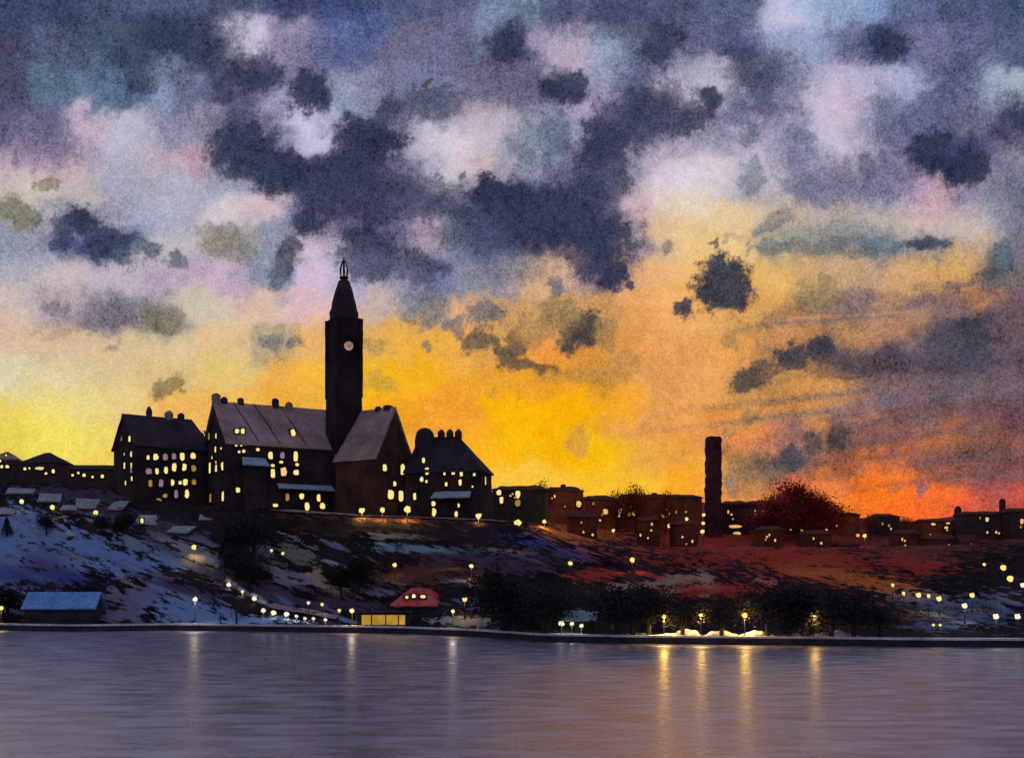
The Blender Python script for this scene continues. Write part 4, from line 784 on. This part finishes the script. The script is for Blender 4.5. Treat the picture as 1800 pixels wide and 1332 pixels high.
LAMPS = [
 ('white globe lamp on a dark post standing on blue snow near the water', 343, 1053, 6, 4.6, 0, 1400, None),
 ('bright yellow lamp with a pale glow on the snow beside the dark trees', 341, 961, 6, 3.0, 1, 420, None),
 ('yellow lamp between the first two cottages on the left slope', 38, 881, 5.5, 2.6, 1, 60, None),
 ('soft pinkish lamp below the wide cottage on the left slope', 92, 892, 6, 2.6, 1, 220, None),
 ('yellow lamp under the largest cottage, beside its right corner', 168, 903, 5.5, 2.4, 1, 60, None),
 ('lamp at the far left edge beside the boathouse', 2, 1078, 5, 3.0, 1, 900, None),
 ('lamp with a broad halo by the left end of the hilltop terrace', 636, 897, 7.5, 3, 1, 1300, 245),
 ('hilltop terrace lamp in front of the red-brown gable wing', 672, 896, 6, 3, 1, 1300, 244),
 ('brightest hilltop terrace lamp at the corner of the gable wing', 716, 894, 8, 3, 1, 2200, 244),
 ('lamp on the hilltop terrace under the right end of the hip-roofed block', 841, 907, 7, 3, 1, 900, 244),
 ('low ground lamp on the hilltop path beside the olive house', 910, 918, 8, 1.0, 1, 260, 246),
 ('slender lamp where the hilltop path ends at the rust slope', 957, 916, 4.5, 3, 1, 420, 250),
 ('hilltop path lamp below the arcade of the town hall, leftmost on the terrace', 540, 894, 5, 2, 1, 160, 243),
 ('yellow lamp alone on the dark slope, left of the halo lamp', 694, 993, 5, 2.6, 1, 70, None),
 ('yellow lamp with a smoky halo in the middle of the dark slope', 829, 997, 6, 3, 1, 420, None),
 ('lone yellow lamp on the dark slope right of the halo lamp', 1003, 992, 5.5, 3, 1, 50, None),
 ('pale lamp with a spilled glow near the centre right of the dark slope', 1111, 984, 6.5, 3, 1, 260, None),
 ('yellow lamp on the upper left of the two beside the winding path', 477, 971, 4.2, 2.6, 1, 40, None),
 ('yellow lamp on the lower right of the two beside the winding path', 497, 975, 4.2, 2.4, 1, 40, None),
 ('small white lamp left of the pair above the quay stair', 542, 1060, 4, 2.4, 0, 30, None),
 ('small tilted yellow lamp right of the pair above the quay stair', 566, 1063, 4.5, 2.4, 1, 30, None),
 ('yellow lamp at the left corner of the glowing pavilion', 619, 1078, 6, 2.8, 1, 800, None),
 ('dim lamp just left of the pavilion corner lamp', 596, 1073, 5, 2.8, 1, 40, None),
 ('oval yellow lamp at the right end of the red roof', 817, 1054, 6, 3.4, 1, 350, None),
 ('smaller oval lamp below and left of the red-roof lamp', 796, 1074, 5, 3, 1, 300, None),
 ('hazy yellow quay lamp at the left end of the golden waterfront', 1167, 1100, 6, 2.9, 1, 2600, None),
 ('quay lamp with a tilted head second from the left on the golden waterfront', 1232, 1096, 5, 3.2, 1, 2600, None),
 ('tall quay lamp third from the left on the golden waterfront', 1309, 1096, 7, 3.2, 1, 2600, None),
 ('orange-yellow quay lamp at the right end of the golden waterfront', 1431, 1095, 7, 3.4, 1, 2600, None),
 ('tiny lamp on the waterfront between the golden bank and the blue snow', 1641, 1106, 4, 2, 1, 60, None),
 ('tiny lamp right beside the other at the start of the blue snow bank', 1653, 1107, 4, 2, 1, 60, None),
 ('small peach lamp on the right slope, uppermost of the string descending to the right', 1569, 1030, 4, 2.6, 1, 60, None),
 ('small orange lamp second in the string descending the right slope', 1588, 1043, 4.5, 2.6, 1, 60, None),
 ('wide lamp third in the string descending the right slope', 1615, 1046, 7, 2.6, 1, 260, None),
 ('double lamp fourth in the string, in the middle of the right slope', 1632, 1047, 5, 2.6, 1, 100, None),
 ('lamp fifth in the string with light spilling on blue snow', 1651, 1053, 7, 2.6, 1, 260, None),
 ('lamp at the upper right of the blue snow bank', 1709, 1047, 5.5, 2.8, 1, 80, None),
 ('pale lamp on the blue snow bank below the upper right lamp', 1696, 1065, 6.5, 2.8, 0, 200, None),
 ('large white globe lamp low on the right bank', 1751, 1083, 7.5, 3.2, 0, 260, None),
 ('white oval lamp at the right edge beside the large globe lamp', 1789, 1083, 6.5, 3.2, 0, 60, None),
 ('tall yellow lamp high on the right, below the paired windows', 1763, 999, 6.5, 3, 1, 160, None),
 ('cream double lamp just below the tall yellow lamp at right', 1775, 1018, 7, 3, 1, 120, None),
 ('white lamp cut by the right edge halfway up the bank', 1798, 1031, 6, 3, 0, 40, None),
 ('lone small peach lamp on the right slope left of the tall yellow lamp', 1730, 993, 3.5, 3, 1, 20, None),
 ('lamp at the foot of the tall chimney, uppermost of three stacked', 1237, 905, 4, 2.6, 1, 20, 334),
 ('pear-shaped lamp at the foot of the tall chimney, middle of three stacked', 1236, 919, 4.8, 2.2, 1, 20, 322),
 ('dim lamp at the foot of the tall chimney, lowest of three stacked', 1235, 934, 5, 2.2, 1, 1600, 312),
 ('small lamp on the slope below the arched lit window', 1078, 932, 4, 2.6, 1, 1300, 300),
 ('orange lamp alone on the slope right of the flat-topped house', 1520, 941, 4.6, 2.6, 1, 1500, 320),
]
for l, u, v, r, hh, warm, watt, yf in LAMPS: lamp(l, u, v, r, hh, bool(warm), watt, yfix=yf)
# three globes in front of the kiosk, and an unlit one
for l, u, v, r in (('white globe lamp, leftmost of three before the teal kiosk', 987, 1096, 6.5), ('white globe lamp, middle of three before the teal kiosk', 1005, 1096, 6), ('white globe lamp, rightmost and smallest of three before the teal kiosk', 1022, 1099, 5)):
    lamp(l, u, v, r, 2.0, False, 200, yfix=float(Ys(u)) + 1.3, group='globe lamps before the kiosk')
t = lamp('unlit grey globe lamp standing right of the teal kiosk', 1077, 1102, 7.5, 1.9, False, 0, yfix=float(Ys(1077)) + 1.5, group='globe lamps before the kiosk')
gg_ = [c for c in t.children if c.name.startswith('globe')][0]; gg_.data = gg_.data.copy(); gg_.data.materials[0] = blotchy('unlit_globe', (.22, .24, .28), (.32, .33, .38), 2)
# stair parapet with white blocks, then bollard lights along the foot path
def parapet():
    pts = [(396, 1027), (412, 1035), (428, 1043), (446, 1053), (462, 1063), (475, 1070)]
    P3 = [hit(u, v + 4) for u, v in pts]; root = empty('parapet', P3[0], label='dark stone stair parapet topped with white snow blocks, curving down to the quay', cat='parapet')
    bm = bmesh.new(); tube(bm, [p - P3[0] + Vector((0, 0, .1)) for p in P3], .5, .45, 6); obj('stone_base', bm, M['stone_dark'], root)
    for (u, v, w) in ((402, 1026, 1.0), (412, 1032, .9), (425, 1040, 1.5), (447, 1052, 1.2), (461, 1060, 1.3)):
        q = hit(u, v + 4); bm = bmesh.new(); box(bm, -w / 2, w / 2, -.35, .3, -.1, .5); wobble(bm, .07, .6, maxlen=.5)
        o = obj('snow_block', bm, M['snow'], root, q - P3[0] + Vector((0, -.2, .55))); o.rotation_euler = (0, R(24), 0)
parapet()
for i, (u, v, r, l) in enumerate(((402, 1027, 5, 'bollard light at the top of the stair parapet'), (426, 1040, 4.5, 'bollard light halfway down the upper stair parapet'), (447, 1052, 5, 'bollard light near the lower end of the stair parapet'), (463, 1074, 6, 'broad white bollard light at the foot of the stair parapet'), (481, 1078, 6.5, 'white bollard light second along the quay path from the stair'), (504, 1079, 6.5, 'round white bollard light third along the quay path from the stair'),
        (521, 1084, 4, 'small white bollard light fourth along the quay path from the stair'), (536, 1087, 4, 'small white bollard light fifth along the quay path from the stair'), (551, 1088, 4.5, 'small white bollard light sixth along the quay path from the stair'), (572, 1089, 5, 'white bollard light last along the quay path, nearest the pavilion'))):
    lamp(l, u, v, r, .9, False, 110, group='bollard lights along the quay path', cat='bollard light', name='bollard_light')

# snow banks on the right quay
def bank(label, u, v, wpx, hpx, seed):
    y = float(Ys(u)) + 1.4; c = P(u, v, y); c.z = QZ + .02; px = y / F; bm = bmesh.new(); n = 26; L_ = wpx * px / 2; hh = hpx * px
    prev = None
    for i in range(n + 1):
        s = -1 + 2 * i / n; e_ = max(0.02, (1 - abs(s) ** 1.8)) * (1 + .5 * mnoise.noise(Vector((s * 3, seed, 0)))); ring = []
        for k in range(7):
            a = math.pi * k / 6; ring.append(bm.verts.new((s * L_, -math.cos(a) * .9 * e_, math.sin(a) * hh * e_)))
        if prev:
            for k in range(6): bm.faces.new((prev[k], prev[k + 1], ring[k + 1], ring[k]))
            bm.faces.new((prev[6], prev[0], ring[0], ring[6]))
        else: bm.faces.new(ring)
        prev = ring
    bm.faces.new(prev)
    tag(obj('snow_bank', bm, M['snow'], None, c, True), label, 'snow bank', 'snow banks on the golden quay')
bank('thin snow bank on the quay under the leftmost golden lamp', 1180, 1118, 90, 6, 1)
bank('pointed snow bank on the quay right of the leftmost golden lamp', 1208, 1112, 60, 14, 2)
bank('broad flat snow bank on the quay between the tilted lamp and the tall lamp', 1268, 1114, 74, 12, 3)
bank('bright snow bank at the foot of the tall golden lamp, running right', 1330, 1118, 76, 12, 4)
bank('long tapering snow bank under the right golden lamp', 1466, 1116, 110, 12, 5)

bank('low snow bank on the quay at the left end of the golden waterfront', 1120, 1119, 60, 7, 6)
bank('short snow bank between the tall lamp and the right golden lamp', 1395, 1119, 50, 9, 7)
# small yellow float on the water
def float_():
    y = EYE * F / (1201 - HZ); c = P(620, 1201, y); c.z = .02; t = empty('float', c, R(8), label='tiny yellow float drifting alone on the open water', cat='float')
    bm = bmesh.new(); n = 8; prev = None
    for i in range(n + 1):
        s = -1 + 2 * i / n; r = .16 * (1 - abs(s) ** 2) + .01; ring = [bm.verts.new((s * .62, r * math.cos(2 * math.pi * k / 8), .06 + .6 * r * math.sin(2 * math.pi * k / 8))) for k in range(8)]
        if prev:
            for k in range(8): bm.faces.new((prev[k], prev[(k + 1) % 8], ring[(k + 1) % 8], ring[k]))
        else: bm.faces.new(ring)
        prev = ring
    bm.faces.new(prev); obj('hull', bm, M['yellow_paint'], t, smooth=True)
    bm = bmesh.new(); tube(bm, [(.5, 0, .08), (.74, 0, .16)], .02); obj('ring', bm, M['metal'], t)
float_()

# ------------------------------------------------------------------ trees
def tree_proto(seed, kind, n, m):
    rr = random.Random(seed); bt = bmesh.new()
    tube(bt, [(0, 0, -.6), (.05, 0, 1.0), (.1, .05, 2.2), (.05, .1, 3.6)], .22, .09, 6)
    tips = []
    for k in range(9):
        a = k * 2.4; z = 1.2 + k * .27; L_ = rr.uniform(.9, 1.7) * (1 if kind != 'cone' else (1.3 - k * .1)); e_ = Vector((math.cos(a) * L_, math.sin(a) * L_, z + rr.uniform(.4, 1.1)))
        tube(bt, [(.06, .03, z), Vector((.06, .03, z)).lerp(e_, .5) + Vector((0, 0, .1)), e_], .07, .02, 4); tips.append(e_)
    tm = mesh('trunk', bt, M['bark'])
    bc = bmesh.new()
    for i in range(n):
        if kind == 'cone': z = rr.uniform(.7, 5.2); rad = (1.5 * (1 - (z - .7) / 4.8) + .12); a = rr.uniform(0, 6.3); q = rad * rr.random() ** .45; c = Vector((q * math.cos(a), q * math.sin(a), z - .25 * q))
        else:
            tp = tips[rr.randrange(9)] if rr.random() < .6 else Vector((0, 0, rr.uniform(2.2, 4.2))); c = tp + Vector((rr.gauss(0, .55), rr.gauss(0, .55), rr.gauss(.1, .45)))
        s = rr.uniform(.06, .16) * (.75 if n > 5000 else 1); a = Vector((rr.uniform(-1, 1), rr.uniform(-1, 1), rr.uniform(-1, 1))).normalized(); b_ = a.orthogonal().normalized()
        bc.faces.new([bc.verts.new(c + a * s), bc.verts.new(c + b_ * s * .8), bc.verts.new(c - a * s), bc.verts.new(c - b_ * s * .6)])
    return tm, mesh('crown', bc, m)
TP = {k: tree_proto(*a) for k, a in {'dark': (1, 'round', 3000, M['leaf_dark']), 'dark2': (2, 'round', 2400, M['leaf_dark']), 'fir': (3, 'cone', 2600, M['leaf_dark']), 'red': (4, 'round', 9000, M['leaf_red']), 'rust': (5, 'round', 2200, M['leaf_rust']), 'bare': (6, 'round', 120, M['leaf_dark'])}.items()}
def tree(kind, u, vtop, hm, label, y=None, group=None, wide=1.0):
    """top of the crown seen at (u, vtop), height hm metres"""
    if y: q = P(u, vtop, y); g0 = Vector((q.x, y, q.z - hm)); g0.z = gz(q.x, y); hm = max(1.5, q.z - g0.z)
    else: g0 = hit(u, vtop, hm)
    t = empty('bare_tree' if kind == 'bare' else 'fir_tree' if kind == 'fir' else 'tree', g0, rnd.uniform(0, 6), label=label, cat='tree', group=group); s = hm / 5.0
    for nm, me in zip(('trunk', 'crown'), TP[kind]):
        o = link(nm, me, t); o.scale = (s * wide, s * wide, s)
G1 = 'dark trees on the slope'
TREES = [('dark', 424, 905, 9, 'tallest dark bushy tree below the left wing, centre of the dark clump'), ('fir', 404, 925, 7, 'dark fir on the left side of the clump below the town hall'), ('dark2', 446, 915, 8, 'dark tree on the right side of the clump below the town hall'), ('dark', 414, 962, 7, 'lower dark tree in the clump, beside the bright snow lamp'), ('dark2', 436, 975, 7, 'lowest dark tree in the clump above the winding path'),
 ('dark', 180, 905, 4, 'dark bush-like tree between the largest cottage and the snow field'), ('dark2', 206, 912, 4, 'dark tree right of the largest cottage at the head of the snow field'), ('dark', 82, 905, 4.5, 'dark tree below the wide cottage at the top of the snow field'), ('fir', 12, 912, 4, 'small dark fir at the far left edge of the snow field'), ('dark', 225, 900, 4.5, 'dark tree beside the grey-roofed cottage with one lit window'),
 ('dark', 630, 985, 6, 'round dark tree in the middle of the slope, left of the lone lamp'), ('dark2', 600, 1000, 5, 'dark tree lower left of the round one on the middle slope'), ('dark', 868, 1010, 8, 'largest dark tree right of the red roof'), ('dark2', 890, 1030, 8, 'second dark tree right of the red roof'), ('fir', 915, 1040, 7, 'dark fir right of the red roof, above the bare quay'), ('dark', 960, 1050, 7, 'dark tree immediately left of the teal kiosk'),
 ('dark', 1085, 1050, 7.5, 'dark tree immediately right of the teal kiosk'), ('dark2', 1112, 1058, 7, 'dark tree between the kiosk trees and the golden waterfront'), ('dark', 1140, 1052, 7, 'dark tree left of the hazy golden lamp'), ('dark2', 1200, 1062, 5.5, 'dark tree behind the golden waterfront, between its first two lamps'), ('dark', 1268, 1060, 5.5, 'dark tree behind the golden waterfront, left of the tall lamp'), ('dark2', 1350, 1050, 7, 'dark tree right of the tall golden lamp'), ('dark', 1385, 1045, 8, 'tall dark tree in the black thicket behind the golden waterfront'), ('fir', 1412, 1052, 7, 'dark fir behind the right golden lamp'), ('dark2', 1460, 1050, 7, 'dark tree just right of the right golden lamp'), ('dark', 1500, 1060, 6, 'low dark tree above the end of the golden waterfront'), ('dark2', 1545, 1072, 5, 'last low dark tree before the blue snow bank'),
 ('dark', 15, 1035, 6, 'dark tree behind the boathouse at the far left'), ('dark2', 150, 1025, 5, 'dark tree behind the right end of the boathouse'), ('bare', 388, 1082, 3, 'small bare tree on the snow right of the white globe lamp'), ('bare', 415, 1076, 3.5, 'bare tree with a thick trunk on the quay snow below the parapet')]
for k, u, v, hm, l in TREES: tree(k, u, v, hm, l, group=G1, wide=1.5 if v > 1000 else 1.2)
tree('rust', 954, 845, 4, 'small rust tree on the ridge over the rust brick house', 320, 'ridge trees', .6)
tree('rust', 1084, 862, 4, 'tiny dark rust tree on the ridge left of the orange one', 338, 'ridge trees', .5)
tree('rust', 1119, 853, 5, 'bright rust-orange tree on the ridge left of the tall chimney', 338, 'ridge trees', .7)
tree('rust', 1170, 864, 4, 'low rust tree on the ridge halfway to the tall chimney', 342, 'ridge trees', .5)
tree('red', 1404, 850, 9, 'large crimson tree with a broad crown on the right skyline', 338, 'ridge trees', 1.2)
tree('red', 1440, 874, 6, 'low crimson tree right of the large crimson one', 334, 'ridge trees', 1.5)
tree('red', 1364, 870, 6, 'low crimson tree left of the large crimson one', 332, 'ridge trees', 1.5)
tree('rust', 1530, 903, 4, 'low rust tree in the dip of the right skyline', 345, 'ridge trees', .8)
tree('rust', 1592, 908, 3, 'tiny rust tree right of the small stepped house', 345, 'ridge trees', .8)

# undergrowth on the slope
def scrub():
    rr = random.Random(3); bm = bmesh.new(); k_ = 0
    while k_ < 1500:
        u = rr.uniform(-60, 1860); y0 = float(Ys(u)) + 11; yc = float(np.interp(u, _cu, _cy)); y = y0 + (yc + 12 - y0) * rr.random(); x = (u - 900) / F * y
        if u < 480 and rr.random() < .85: continue
        if mnoise.noise(Vector((x / 9, y / 9, 2))) < rr.uniform(-.1, .25): continue
        k_ += 1; z = gz(x, y); sz = rr.uniform(.5, 1.5)
        for j in range(26):
            q = Vector((x + rr.gauss(0, sz * .7), y + rr.gauss(0, sz * .4), z - .1 + abs(rr.gauss(0, sz * .35)))); s = rr.uniform(.08, .2)
            a = Vector((rr.uniform(-1, 1), rr.uniform(-1, 1), rr.uniform(-1, 1))).normalized(); b_ = a.orthogonal().normalized()
            bm.faces.new([bm.verts.new(q + a * s), bm.verts.new(q + b_ * s * .7), bm.verts.new(q - a * s), bm.verts.new(q - b_ * s * .7)])
    M['scrub'] = blotchy('scrub_leaf', (.022, .018, .022), (.13, .045, .03), .06)
    o = obj('undergrowth', bm, M['scrub']); tag(o, 'dark scrubby undergrowth covering the slope below the town', 'undergrowth', kind='stuff')
scrub()
S.cycles.use_light_tree = True; S.cycles.sample_clamp_indirect = 2.0
